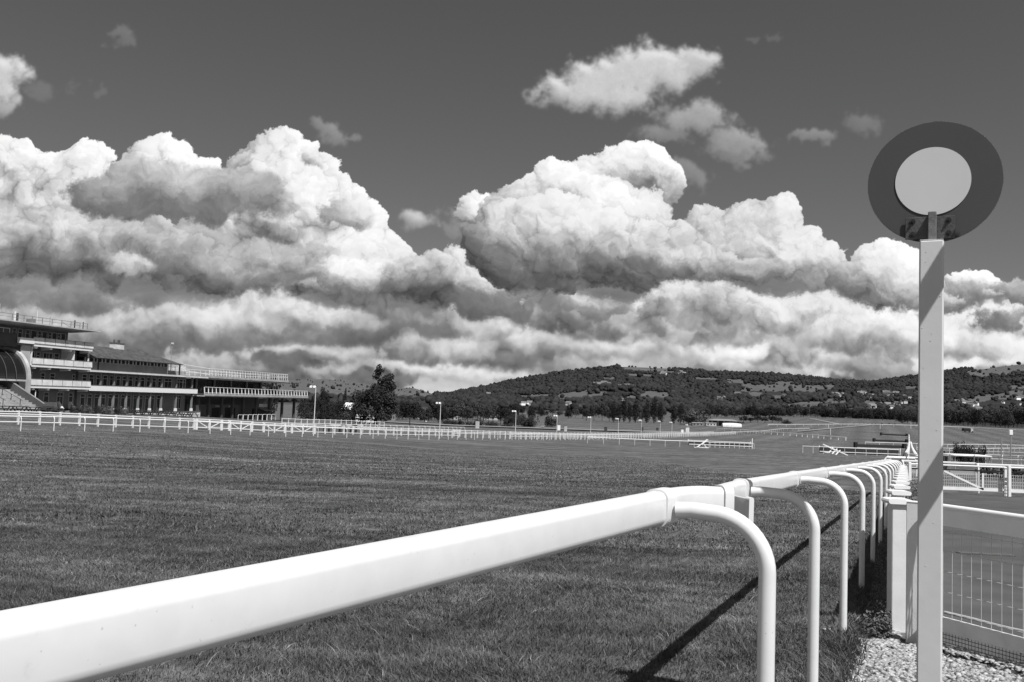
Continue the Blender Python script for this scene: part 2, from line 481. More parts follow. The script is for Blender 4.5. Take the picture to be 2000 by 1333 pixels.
class MB:
    """collects shapes and links them as ONE mesh object"""
    def __init__(self, tf=None):
        self.v, self.f, self.tf, self.n = [], [], tf, 0

    def add(self, vs, fs):
        if self.tf:
            vs = [self.tf(*p) for p in vs]
        k = self.n
        self.v.extend([tuple(p) for p in vs])
        self.n += len(vs)
        self.f.extend([tuple(i + k for i in f) for f in fs])
        return self

    def box(self, x0, x1, y0, y1, z0, z1):
        return self.add([(x0, y0, z0), (x1, y0, z0), (x1, y1, z0), (x0, y1, z0), (x0, y0, z1), (x1, y0, z1), (x1, y1, z1), (x0, y1, z1)],
                        [(0, 3, 2, 1), (4, 5, 6, 7), (0, 1, 5, 4), (1, 2, 6, 5), (2, 3, 7, 6), (3, 0, 4, 7)])

    def cbox(self, cx, cy, cz, sx, sy, sz, rz=0.0, b=0.0):
        """box on its centre, turned about z; b cuts the vertical and top edges a little"""
        c, s = math.cos(rz), math.sin(rz)
        hx, hy, hz = sx / 2, sy / 2, sz / 2
        if b <= 0:
            pts = [(x, y, z) for z in (-hz, hz) for x, y in ((-hx, -hy), (hx, -hy), (hx, hy), (-hx, hy))]
            fs = [(3, 2, 1, 0), (4, 5, 6, 7), (0, 1, 5, 4), (1, 2, 6, 5), (2, 3, 7, 6), (3, 0, 4, 7)]
        else:
            def ring(i, z):
                x, y = hx - i, hy - i
                return [(-x + b, -y, z), (x - b, -y, z), (x, -y + b, z), (x, y - b, z), (x - b, y, z), (-x + b, y, z), (-x, y - b, z), (-x, -y + b, z)]
            pts = ring(0, -hz) + ring(0, hz - b) + ring(b, hz)
            fs = [tuple(range(7, -1, -1)), tuple(range(16, 24))]
            for r in (0, 8):
                fs += [(r + i, r + (i + 1) % 8, r + 8 + (i + 1) % 8, r + 8 + i) for i in range(8)]
        return self.add([(cx + x * c - y * s, cy + x * s + y * c, cz + z) for x, y, z in pts], fs)

    def bar(self, p0, p1, w, h):
        """straight board from p0 to p1, w across, h high"""
        a, b = Vector(p0), Vector(p1)
        t = (b - a).normalized()
        s = t.cross(Vector((0, 0, 1)))
        s = Vector((1, 0, 0)) if s.length < 1e-4 else s.normalized()
        u = s.cross(t)
        pts = [e + s * (w / 2 * i) + u * (h / 2 * j) for e in (a, b) for i, j in ((-1, -1), (1, -1), (1, 1), (-1, 1))]
        return self.add(pts, [(3, 2, 1, 0), (4, 5, 6, 7), (0, 1, 5, 4), (1, 2, 6, 5), (2, 3, 7, 6), (3, 0, 4, 7)])

    def sweep(self, path, prof, cap=True):
        """profile (side, up) swept along a path, kept upright"""
        path = [Vector(p) for p in path]
        n, m = len(path), len(prof)
        vs, fs = [], []
        for i, p in enumerate(path):
            t = (path[min(i + 1, n - 1)] - path[max(i - 1, 0)]).normalized()
            s = t.cross(Vector((0, 0, 1)))
            if s.length < 0.2:
                s = getattr(self, '_s', Vector((1, 0, 0)))
            s = s.normalized()
            self._s = s
            u = s.cross(t)
            vs += [p + s * a + u * b for a, b in prof]
        for i in range(n - 1):
            fs += [(i * m + j, i * m + (j + 1) % m, (i + 1) * m + (j + 1) % m, (i + 1) * m + j) for j in range(m)]
        if cap:
            fs += [tuple(range(m - 1, -1, -1)), tuple(range((n - 1) * m, n * m))]
        return self.add(vs, fs)

    def tube(self, path, r, k=8, r1=None):
        """round tube with parallel-carried frames"""
        path = [Vector(p) for p in path]
        n = len(path)
        t0 = (path[1] - path[0]).normalized()
        s = t0.cross(Vector((0, 0, 1)))
        s = Vector((0, 1, 0)) if s.length < 1e-3 else s.normalized()
        vs, fs = [], []
        for i, p in enumerate(path):
            t = (path[min(i + 1, n - 1)] - path[max(i - 1, 0)]).normalized()
            s = (s - t * s.dot(t)).normalized()
            u = s.cross(t)
            rr = r if r1 is None else r + (r1 - r) * i / (n - 1)
            vs += [p + (s * math.cos(2 * PI * j / k) + u * math.sin(2 * PI * j / k)) * rr for j in range(k)]
        for i in range(n - 1):
            fs += [(i * k + j, i * k + (j + 1) % k, (i + 1) * k + (j + 1) % k, (i + 1) * k + j) for j in range(k)]
        fs += [tuple(range(k - 1, -1, -1)), tuple(range((n - 1) * k, n * k))]
        return self.add(vs, fs)

    def disc(self, c, nrm, r, th, k=64, r_in=0.0):
        c, nrm = Vector(c), Vector(nrm).normalized()
        s = nrm.cross(Vector((0, 0, 1)))
        s = Vector((1, 0, 0)) if s.length < 1e-3 else s.normalized()
        u = s.cross(nrm)
        ring = lambda rad, off: [c + nrm * off + (s * math.cos(2 * PI * j / k) + u * math.sin(2 * PI * j / k)) * rad for j in range(k)]
        if r_in <= 0:
            self.add(ring(r, 0) + ring(r, th), [tuple(range(k)), tuple(range(2 * k - 1, k - 1, -1))] + [((j + 1) % k, j, k + j, k + (j + 1) % k) for j in range(k)])
        else:
            vs = ring(r, 0) + ring(r, th) + ring(r_in, 0) + ring(r_in, th)
            fs = []
            for j in range(k):
                q = (j + 1) % k
                fs += [(q, j, k + j, k + q), (2 * k + j, 2 * k + q, 3 * k + q, 3 * k + j), (k + j, 3 * k + j, 3 * k + q, k + q), (j, q, 2 * k + q, 2 * k + j)]
            self.add(vs, fs)
        return self

    def build(self, name, mat, parent=None, smooth=False, kind=None, base=None):
        me = bpy.data.meshes.new(name)
        off = Vector((0, 0, 0)) if base is None else Vector(base)
        me.from_pydata([tuple(Vector(p) - off) for p in self.v] if base is not None else self.v, [], self.f)
        me.materials.append(mat)
        if smooth:
            me.polygons.foreach_set('use_smooth', [True] * len(me.polygons))
            try:
                me.set_sharp_from_angle(angle=math.radians(38))
            except Exception:
                pass
        me.update()
        o = bpy.data.objects.new(name, me)
        COL.objects.link(o)
        if base is not None:
            o.location = off
        if parent is not None:
            o.parent = parent
            KIDS.setdefault(parent.name, []).append(o)
        if kind:
            o['kind'] = kind
        return o


def np_mesh(name, verts, faces, mat, parent=None, smooth=False, attrs=None):
    """mesh straight from arrays; faces all have the same number of corners"""
    me = bpy.data.meshes.new(name)
    nv, nf, k = len(verts), len(faces), faces.shape[1]
    me.vertices.add(nv)
    me.vertices.foreach_set('co', np.ascontiguousarray(verts, np.float32).ravel())
    me.loops.add(nf * k)
    me.loops.foreach_set('vertex_index', np.ascontiguousarray(faces, np.int32).ravel())
    me.polygons.add(nf)
    me.polygons.foreach_set('loop_start', np.arange(0, nf * k, k, dtype=np.int32))
    if smooth:
        me.polygons.foreach_set('use_smooth', np.ones(nf, bool))
    for key, arr in (attrs or {}).items():
        a = me.attributes.new(key, 'FLOAT', 'POINT')
        a.data.foreach_set('value', np.ascontiguousarray(arr, np.float32))
    me.materials.append(mat)
    me.update(calc_edges=True)
    me.validate()
    o = bpy.data.objects.new(name, me)
    COL.objects.link(o)
    if parent is not None:
        o.parent = parent
        KIDS.setdefault(parent.name, []).append(o)
    return o


def rrect(w, h, r, k=4):
    pts = []
    for cx, cy, a0 in ((w / 2 - r, h / 2 - r, 0), (-w / 2 + r, h / 2 - r, 90), (-w / 2 + r, -h / 2 + r, 180), (w / 2 - r, -h / 2 + r, 270)):
        for i in range(k + 1):
            a = math.radians(a0 + 90 * i / k)
            pts.append((cx + r * math.cos(a), cy + r * math.sin(a)))
    return pts

def turf_bands(e, pos):
    """light and dark drifts of the turf: trodden and mown bands lying across the course"""
    rot = e.node('ShaderNodeVectorRotate')
    rot.rotation_type = 'Z_AXIS'
    rot.inputs['Angle'].default_value = math.atan(0.12)
    e.put(rot.inputs['Vector'], pos)
    p = rot.outputs[0]
    c = e.ramp(e.noise(e.v('MULTIPLY', p, (0.10, 0.9, 0)), 0.9, 6, 0.62), 0.36, 0.64, 0.70, 1.26, False)
    for sc, k, lo, hi in (((0.05, 0.35, 0), 0.5, .80, 1.18), ((0.35, 2.0, 0), 1.3, .74, 1.26), ((0.6, 0.9, 0), 0.8, .84, 1.16)):
        c = e.m('MULTIPLY', c, e.ramp(e.noise(e.v('MULTIPLY', p, sc), k, 6, 0.66), 0.36, 0.64, lo, hi, False))
    # flattened darker hollows
    # wheel and mower lines that run with the course
    r2 = e.node('ShaderNodeVectorRotate')
    r2.rotation_type = 'Z_AXIS'
    r2.inputs['Angle'].default_value = math.radians(-65.3)
    e.put(r2.inputs['Vector'], pos)
    c = e.m('MULTIPLY', c, e.ramp(e.noise(e.v('MULTIPLY', r2.outputs[0], (0.14, 1.5, 0)), 1.0, 5, 0.6), 0.36, 0.64, .78, 1.22, False))
    c = e.m('MULTIPLY', c, e.ramp(e.noise(p, 3.4, 4, 0.6), 0.36, 0.64, .84, 1.18, False))
    h = e.noise(e.v('MULTIPLY', p, (0.5, 1.6, 0)), 0.9, 3, 0.5)
    return e.m('MULTIPLY', c, e.ramp(h, 0.60, 0.70, 1.0, 0.66))

# ------------------------------------------------------------------ materials: a black and white world
def mat(name, val, rough=0.6, var=0.12, scale=3.0, bump=0.0, bscale=40.0, spec=0.3, metal=0.0, var2=0.0, scale2=0.4, obj_var=0.0, detail=5):
    m = bpy.data.materials.new(name)
    m.use_nodes = True
    t = m.node_tree
    t.nodes.clear()
    e = NT(t)
    b = e.node('ShaderNodeBsdfPrincipled')
    o = e.node('ShaderNodeOutputMaterial')
    t.links.new(b.outputs[0], o.inputs[0])
    pos = e.node('ShaderNodeTexCoord').outputs['Object']
    c = val
    if var:
        c = e.m('MULTIPLY', val, e.ramp(e.noise(pos, scale, detail), 0.3, 0.7, 1 - var, 1 + var, False))
    if var2:
        c = e.m('MULTIPLY', c, e.ramp(e.noise(pos, scale2, 3), 0.35, 0.65, 1 - var2, 1 + var2, False))
    if obj_var:
        c = e.m('MULTIPLY', c, e.ramp(e.node('ShaderNodeObjectInfo').outputs['Random'], 0, 1, 1 - obj_var, 1 + obj_var, False))
    if isinstance(c, float):
        b.inputs['Base Color'].default_value = (c, c, c, 1)
    else:
        cc = e.node('ShaderNodeCombineColor')
        for i in range(3):
            e.put(cc.inputs[i], c)
        t.links.new(cc.outputs[0], b.inputs['Base Color'])
    b.inputs['Roughness'].default_value = rough
    b.inputs['Specular IOR Level'].default_value = spec
    b.inputs['Metallic'].default_value = metal
    if bump:
        bn = e.node('ShaderNodeBump')
        bn.inputs['Strength'].default_value = bump
        bn.inputs['Distance'].default_value = 0.02
        e.put(bn.inputs['Height'], e.noise(pos, bscale, 6, 0.65))
        t.links.new(bn.outputs[0], b.inputs['Normal'])
    return m


M = {
    'rail': mat('white_plastic_rail', 0.69, 0.34, 0.03, 2.2, 0.0, spec=0.4, var2=0.025, scale2=14),
    'white': mat('white_paint', 0.76, 0.55, 0.06, 5.0, spec=0.3),
    'white_old': mat('weathered_white_paint', 0.60, 0.6, 0.12, 1.2, spec=0.25, var2=0.08, scale2=0.3),
    'post': mat('grey_white_post_paint', 0.60, 0.5, 0.035, 9.0, 0.035, 26.0, 0.3),
    'post_far': mat('old_white_post', 0.62, 0.6, 0.08, 6.0, 0.1, 60),
    'sign_dark': mat('sign_ring_paint', 0.075, 0.38, 0.03, 5.0, spec=0.25),
    'sign_white': mat('sign_centre_paint', 0.60, 0.4, 0.02, 5.0),
    'bracket': mat('bracket_paint', 0.075, 0.35, 0.35, 20.0, 0.3, 70, 0.5),
    'stem': mat('stem_metal', 0.17, 0.4, 0.25, 18.0, 0.3, 60, 0.5, 0.3),
    'rust': mat('bolt_metal', 0.04, 0.45, 0.4, 60, spec=0.5, metal=0.4),
    'wire': mat('mesh_wire', 0.52, 0.5, 0.1, 8),
    'black_mesh': mat('black_plastic_mesh', 0.03, 0.5, 0.1, 8),
    'board': mat('grey_board', 0.60, 0.65, 0.12, 6, 0.1, 50),
    'conc': mat('concrete', 0.34, 0.85, 0.18, 1.5, 0.1, 10, var2=0.1),
    'wall_l': mat('pale_render', 0.42, 0.85, 0.10, 0.8, var2=0.1),
    'wall_m': mat('grey_render', 0.20, 0.8, 0.12, 0.9, var2=0.1),
    'wall_d': mat('dark_render', 0.075, 0.8, 0.2, 0.9),
    'brick': mat('brickwork', 0.20, 0.85, 0.25, 6),
    'glass': mat('dark_glass', 0.012, 0.08, 0.0, spec=0.6),
    'frame': mat('window_frame', 0.5, 0.5, 0.08, 4),
    'tile': mat('roof_tiles', 0.065, 0.8, 0.45, 1.3, 0.2, 8, var2=0.25, scale2=7),
    'dark': mat('black_paint', 0.02, 0.5, 0.1, 5),
    'darkwood': mat('dark_wood', 0.05, 0.7, 0.25, 6),
    'birch': mat('birch_brush', 0.022, 0.9, 0.5, 12, 0.4, 25),
    'metal': mat('galvanised', 0.35, 0.4, 0.1, 8, metal=0.4),
    'bark': mat('bark', 0.06, 0.9, 0.3, 8),
    'leaf': mat('foliage', 0.050, 0.8, 0.42, 0.55, spec=0.15, obj_var=0.25, var2=0.25, scale2=2.2),
    'leaf_d': mat('dark_foliage', 0.026, 0.8, 0.42, 0.5, spec=0.12, obj_var=0.2, var2=0.2, scale2=2.0),
    'leaf_p': mat('pale_foliage', 0.11, 0.8, 0.35, 0.7, spec=0.15, obj_var=0.2, var2=0.2, scale2=2.0),
    'house': mat('house_wall', 0.82, 0.8, 0.06, 0.5, obj_var=0.3),
    'roof': mat('house_roof', 0.13, 0.8, 0.2, 0.6, obj_var=0.5),
    'car': mat('dark_car_paint', 0.05, 0.2, 0.05, 3, spec=0.6),
    'shade_board': mat('white_board', 0.80, 0.6, 0.06, 6),
    'tyre': mat('tyre_rubber', 0.02, 0.8),
    'pale': mat('pale_fabric', 0.62, 0.8, 0.08, 2),
}


def add_scuffs(m, scale=6.0, amount=0.25, stretch=(1, 1, 1)):
    """rubbed marks, drips and specks of dirt"""
    t = m.node_tree
    e = NT(t)
    b = [q for q in t.nodes if q.type == 'BSDF_PRINCIPLED'][0]
    src = b.inputs['Base Color'].links[0].from_socket
    pos = e.node('ShaderNodeTexCoord').outputs['Object']
    n1 = e.ramp(e.noise(e.v('MULTIPLY', pos, stretch), scale, 8, 0.75), 0.60, 0.72, 0.0, amount)
    n2 = e.ramp(e.noise(pos, scale * 16, 3, 0.5), 0.70, 0.76, 0.0, amount * 1.6)
    f = e.m('SUBTRACT', 1.0, e.m('ADD', n1, n2), clamp=True)
    vm = e.v('SCALE', src, scale=f)
    t.links.new(vm, b.inputs['Base Color'])

add_scuffs(M['rail'], 5.0, 0.16)
add_scuffs(M['post_far'], 7.0, 0.2, (1, 1, .4))
add_scuffs(M['post'], 6.0, 0.10, (1, 1, .3))
add_scuffs(M['board'], 6.0, 0.2)

# ------------------------------------------------------------------ the lie of the land
T_PX = np.array([-900, 0, 300, 600, 900, 1100, 1300, 1500, 1700, 2000, 2900], float)
T_D = np.array([40, 70, 100, 150, 200, 300, 400, 600, 800, 1000], float)
T_Z = np.array([
    [-1.30, -1.40, -1.5, -1.6, -1.64, -1.64, -1.64, -1.64, -1.64, -1.64, -1.64],
    [-2.1, -2.3, -2.35, -2.6, -2.9, -2.95, -2.95, -2.95, -2.95, -2.9, -2.9],
    [-2.2, -2.25, -2.95, -3.5, -4.1, -4.2, -4.2, -4.2, -4.2, -4.0, -4.0],
    [-2.1, -2.1, -3.1, -4.6, -5.1, -5.4, -5.6, -5.6, -5.6, -5.2, -5.0],
    [-2.5, -2.6, -3.7, -5.2, -6.3, -6.6, -6.8, -6.9, -6.9, -6.4, -6.0],
    [-4.0, -4.0, -5.0, -7.2, -8.2, -8.3, -8.4, -8.6, -8.8, -8.0, -7.5],
    [-6, -6, -7, -9, -10.2, -10.2, -9.9, -9.5, -9.2, -8.5, -8.0],
    [-8, -8, -9, -10.5, -10.8, -10.3, -9.6, -7.4, -6.8, -6.4, -6.0],
    [-9, -9, -10, -10.5, -10.2, -9.8, -8.6, -5.6, -5.4, -6.0, -6.0],
    [-8, -8, -8, -8, -8, -7.6, -6.4, -4.2, -3.8, -3.2, -3.0]], float)
CREST = np.array([(-900, 740), (-300, 738), (0, 742), (300, 742), (560, 743), (640, 741), (690, 745), (730, 752), (770, 757), (810, 758), (850, 770), (880, 772),
                  (910, 765), (950, 757), (1000, 747), (1050, 737), (1100, 728), (1150, 723), (1200, 718), (1225, 717), (1300, 720), (1330, 722), (1400, 729),
                  (1500, 732), (1550, 736), (1600, 740), (1650, 746), (1700, 748), (1720, 746), (1770, 739), (1800, 735), (1850, 728), (1880, 722), (1920, 722),
                  (1960, 716), (2000, 712), (2300, 690), (2900, 700)], float)
HOR = 782 + 0.037 * (CREST[:, 0] - 1000)
C_DC = np.interp(CREST[:, 0], [-900, 780, 900, 2900], [4300, 4300, 3100, 3000])
C_Z = EYE + (HOR - CREST[:, 1]) * C_DC / F
HN = [(np.random.default_rng(40 + i).uniform(-1, 1, 4), (1 / 900.0, 1 / 420.0, 1 / 210.0, 1 / 120.0)[i // 5]) for i in range(20)]


def ground_z(x, y):
    x, y = np.asarray(x, float), np.asarray(y, float)
    r = np.hypot(x, y)
    th = np.clip(np.arctan2(x, y), -0.83, 0.83)
    d = r * np.cos(th)
    px = 1000 + F * np.tan(th)
    px = np.clip(px, T_PX[0], T_PX[-1])
    ci = np.clip(np.searchsorted(T_PX, px) - 1, 0, len(T_PX) - 2)
    cf = (px - T_PX[ci]) / (T_PX[ci + 1] - T_PX[ci])
    cf = cf * cf * (3 - 2 * cf) * .5 + cf * .5
    dd = np.clip(d, T_D[0], T_D[-1])
    ri = np.clip(np.searchsorted(T_D, dd) - 1, 0, len(T_D) - 2)
    rf = (dd - T_D[ri]) / (T_D[ri + 1] - T_D[ri])
    z = (T_Z[ri, ci] * (1 - cf) + T_Z[ri, ci + 1] * cf) * (1 - rf) + (T_Z[ri + 1, ci] * (1 - cf) + T_Z[ri + 1, ci + 1] * cf) * rf
    pl = 0.16 - 0.0449 * np.maximum(y, -30)
    wn = np.clip((d - 34) / 14.0, 0, 1)
    wn = wn * wn * (3 - 2 * wn)
    z = pl * (1 - wn) + z * wn
    # hills
    dc, cz = np.interp(px, CREST[:, 0], C_DC), np.interp(px, CREST[:, 0], C_Z)
    t = np.clip((d - 1000) / (dc - 1000), 0, 1)
    rise = t ** 1.35 * (1 - .18 * np.sin(t * PI) ** 2)
    z = z + (cz - z) * np.where(d > 1000, rise, 0)
    bump = np.zeros_like(z)
    for (a, b, c, e), k in HN:
        bump = bump + np.sin((x * a + y * b) * k * 6.0 + c * 7) * np.sin((x * b - y * a) * k * 6.0 + e * 9) / (k * 900)
    z = z + bump * 3.2 * np.clip((t - .02) * 4, 0, 1) * (1 - np.clip((t - .82) / .18, 0, 1))
    return z - np.where(d > dc, (d - dc) * .02, 0)


def gz(x, y):
    return float(ground_z(x, y))


def GP(px, py, dmax=3500):
    """where the line of sight through a photo pixel meets the ground"""
    r = ray(px, py)
    k = r / r.y
    prev = 2.0
    d = 2.0
    while d < dmax:
        if EYE + k.z * d < gz(k.x * d, d):
            lo, hi = prev, d
            for _ in range(30):
                m_ = (lo + hi) / 2
                if EYE + k.z * m_ < gz(k.x * m_, m_):
                    hi = m_
                else:
                    lo = m_
            return Vector((k.x * hi, hi, gz(k.x * hi, hi)))
        prev, d = d, d * 1.03
    return Vector((k.x * dmax, dmax, gz(k.x * dmax, dmax)))


def on(px, d, py=None):
    """ground point at plan distance d below photo column px (py: about where it shows)"""
    py = py if py is not None else 840
    for _ in range(4):
        r = ray(px, py)
        x = r.x / r.y * d
        z = gz(x, d)
        # image row of that ground point
        v = Vector((x, d, z - EYE))
        w = v.dot(fwd)
        py = 666.5 - v.dot(up) / w * F
    return Vector((x, d, z))


def proj(x, y, z):
    v = np.stack([x, y, z - EYE], -1)
    w = v @ np.array(fwd)
    return 1000 + (v @ np.array(right)) / w * F, 666.5 - (v @ np.array(up)) / w * F

# ---- fields that show pale among the woods: px, py, half width, half height, slope, how pale
FIELDS = [(1045, 772, 36, 3.0, -.05, .8), (1118, 770, 28, 6, -.12, .9), (1165, 771, 16, 3, -.05, .8), (1250, 732, 24, 2.4, .06, .8), (1280, 769, 27, 6, .05, .9), (1230, 775, 18, 3, 0, .6),
          (1380, 739, 24, 2, .05, .7), (1437, 744, 18, 4, 0, .9), (1500, 757, 46, 7, .0, 1.0), (1532, 748, 16, 4, .1, .9), (1565, 757, 32, 6, .1, .8), (1607, 756, 20, 4, 0, 1.0), (1476, 770, 12, 3.5, 0, .9),
          (1520, 775, 14, 3, 0, .7), (1560, 788, 22, 4, -.12, 1.1), (1600, 784, 22, 3, -.05, .9), (1640, 784, 16, 3, -.12, .8), (1608, 794, 10, 4, 0, 1.1), (1585, 793, 14, 4, -.1, 1.0), (1700, 785, 10, 4, 0, .7),
          (1945, 774, 54, 7, -.1, .8), (1990, 755, 24, 4, -.1, .7), (1780, 756, 12, 3, 0, .7), (1660, 800, 10, 5, 0, .6), (1265, 718, 44, 3, .07, .6), (1960, 722, 60, 7, -.1, .25), (1080, 812, 34, 8, .03, .9),
          (1000, 812, 20, 5, 0, .5), (1305, 808, 8, 8, 0, .7), (1440, 817, 60, 6, .03, .6), (1600, 822, 170, 8, .04, .45), (600, 764, 26, 3, .05, 1.1), (655, 766, 22, 3, .05, 1.2), (610, 752, 60, 8, .05, .5),
          (680, 755, 50, 10, .1, .45), (800, 763, 36, 5, .1, .5), (880, 784, 26, 2.5, .02, .9), (920, 788, 16, 2, .0, .8), (650, 745, 60, 5, .05, .3), (1160, 758, 14, 2, 0, .5), (1190, 738, 12, 2, 0, .4)]
# open ground without woods
OPEN = [(650, 754, 130, 16, .04), (800, 764, 45, 8, .1), (1265, 720, 45, 5, .07), (1965, 722, 70, 9, -.12)]


def fmask(px, py, lst):
    m_ = np.zeros_like(px)
    wob = np.sin(px * .35 + py * .8) * .18 + np.sin(px * .11 - py * .4) * .2
    for f in lst:
        cx, cy, rx, ry, sl = f[:5]
        q = np.maximum(np.abs((px - cx) / rx), np.abs((py - cy - sl * (px - cx)) / ry)) + wob * .6
        m_ = np.maximum(m_, np.clip((1.08 - q) / .12, 0, 1) * (f[5] if len(f) > 5 else 1))
    return m_

# ---- ground sheet, polar about the viewpoint, out past the hills
th = np.concatenate([np.linspace(-PI, -0.66, 70, endpoint=False), np.linspace(-0.66, 0.66, 760), np.linspace(0.66, PI, 71)[1:-1]])
rr = np.concatenate([[0.3], np.geomspace(1.2, 900, 150), np.linspace(920, 5200, 175), [6500, 9000, 14000, 22000]])
TH, RR = np.meshgrid(th, rr)
GX, GY = RR * np.sin(TH), RR * np.cos(TH)
GZ = ground_z(GX, GY)
GZ = np.where(RR > 6000, GZ - (RR - 6000) * .02, GZ)
nt, nr = len(th), len(rr)
idx = np.arange(nr * nt).reshape(nr, nt)
a_, b_ = idx[:-1], idx[1:]
fc = np.stack([a_, np.roll(a_, -1, 1), np.roll(b_, -1, 1), b_], -1).reshape(-1, 4)
PXg, PYg = proj(GX, GY, GZ)
fld = np.where((GY > 300) & (np.abs(TH) < .7), fmask(PXg, PYg, FIELDS), 0)
far_w = np.clip((RR - 830) / 120, 0, 1)


def turf_material():
    m = bpy.data.materials.new('turf')
    m.use_nodes = True
    t = m.node_tree
    t.nodes.clear()
    e = NT(t)
    b = e.node('ShaderNodeBsdfPrincipled')
    o = e.node('ShaderNodeOutputMaterial')
    t.links.new(b.outputs[0], o.inputs[0])
    pos = e.node('ShaderNodeTexCoord').outputs['Object']
    dist = e.v('LENGTH', pos)
    st3 = e.noise(e.v('MULTIPLY', pos, (1, 1, 0)), 2.6, 6, 0.7)
    fine = e.noise(e.v('MULTIPLY', pos, (1, 1, 0)), 38, 4, 0.7)
    c = e.m('MULTIPLY', 0.104, turf_bands(e, pos))
    c = e.m('MULTIPLY', c, e.ramp(st3, 0.3, 0.7, 0.78, 1.22, False))
    c = e.m('MULTIPLY', c, e.ramp(fine, 0.3, 0.7, 0.62, 1.38, False))
    # far turf: broken streaks that still read at a distance
    c = e.m('MULTIPLY', c, e.ramp(e.noise(e.v('MULTIPLY', pos, (0.04, 0.22, 0)), 1.0, 8, 0.72), 0.36, 0.64, 0.64, 1.32, False))
    # mowing stripes that run round the far bend
    wv = e.m('SINE', e.m('MULTIPLY', e.v('DOT_PRODUCT', pos, (0.9, -0.36, 0)), 0.55))
    c = e.m('MULTIPLY', c, e.m('ADD', 1.0, e.m('MULTIPLY', wv, e.ramp(dist, 150, 320, 0.0, 0.13))))
    f1 = e.node('ShaderNodeAttribute', attribute_name='field').outputs['Fac']
    f2 = e.node('ShaderNodeAttribute', attribute_name='wood').outputs['Fac']
    hed = e.noise(e.v('MULTIPLY', pos, (1, 1, 0)), 0.02, 5, 0.6)
    woodc = e.m('MULTIPLY', 0.027, e.ramp(hed, 0.3, 0.7, 0.6, 1.5, False))
    c = e.mix(f2, c, woodc)
    c = e.mix(e.m('MULTIPLY', f1, 0.9), c, e.m('MULTIPLY', 0.090, e.ramp(e.noise(pos, 0.03, 4), 0.3, 0.7, 0.8, 1.15, False)))
    cc = e.node('ShaderNodeCombineColor')
    for i in range(3):
        e.put(cc.inputs[i], c)
    t.links.new(cc.outputs[0], b.inputs['Base Color'])
    b.inputs['Roughness'].default_value = 0.95
    b.inputs['Specular IOR Level'].default_value = 0.05
    bn = e.node('ShaderNodeBump')
    bn.inputs['Strength'].default_value = 0.55
    bn.inputs['Distance'].default_value = 0.05
    e.put(bn.inputs['Height'], e.m('ADD', e.noise(pos, 14, 6, 0.7), e.m('MULTIPLY', st3, 1.5)))
    t.links.new(bn.outputs[0], b.inputs['Normal'])
    return m


M['turf'] = turf_material()
ground = np_mesh('ground', np.stack([GX, GY, GZ], -1).reshape(-1, 3), fc, M['turf'], smooth=True,
                 attrs={'field': fld.ravel(), 'wood': (far_w * (1 - np.clip(fld * 3, 0, 1)) * (1 - np.where(GY > 300, fmask(PXg, PYg, OPEN), 0))).ravel()})
tag(ground, kind='structure')


def sheet(name, quads_px, mat_, lift=0.006, nx=8, world=False, kind='structure'):
    """a surface laid on the ground: a strip between two lines of points"""
    A, B = quads_px
    vs, fs = [], []
    for i in range(len(A)):
        for j in range(nx + 1):
            p = Vector(A[i]).lerp(Vector(B[i]), j / nx)
            vs.append((p.x, p.y, gz(p.x, p.y) + lift))
    for i in range(len(A) - 1):
        for j in range(nx):
            k = i * (nx + 1) + j
            fs.append((k, k + 1, k + nx + 2, k + nx + 1))
    m_ = MB()
    m_.add(vs, fs)
    return m_.build(name, mat_, kind=kind)

# ------------------------------------------------------------------ running rail in the foreground
NSL = 0.0449
def plane_z(y):
    return 0.16 - NSL * y

PROF = rrect(0.074, 0.114, 0.026, 5)
PROFC = rrect(0.088, 0.128, 0.032, 5)
LIP = rrect(0.090, 0.132, 0.030, 5)


def spline(pts, n=8):
    pts = [Vector(p) for p in pts]
    out = []
    for i in range(len(pts) - 1):
        p0, p1, p2, p3 = pts[max(i - 1, 0)], pts[i], pts[i + 1], pts[min(i + 2, len(pts) - 1)]
        for j in range(n):
            t = j / n
            out.append(0.5 * ((2 * p1) + (p2 - p0) * t + (2 * p0 - 5 * p1 + 4 * p2 - p3) * t * t + (3 * p1 - p0 - 3 * p2 + p3) * t ** 3))
    out.append(pts[-1])
    return out


def u_post(mb, c, out, drop_to, reach=0.36, r=0.0285, R=0.185, k=14):
    """bent tube: leaves the rail sideways, turns down and goes into the turf"""
    c, out = Vector(c), Vector(out).normalized()
    pts = [c + out * 0.045, c + out * 0.10 + Vector((0, 0, 0.004)), c + out * (reach - R)]
    for i in range(1, 13):
        a = math.radians(90 * i / 12)
        pts.append(c + out * (reach - R + R * math.sin(a)) + Vector((0, 0, -R + R * math.cos(a))))
    b = c + out * reach
    pts.append(Vector((b.x, b.y, (c.z - R + drop_to) / 2)))
    pts.append(Vector((b.x, b.y, drop_to - 0.12)))
    mb.tube(pts, r, k)
    return b

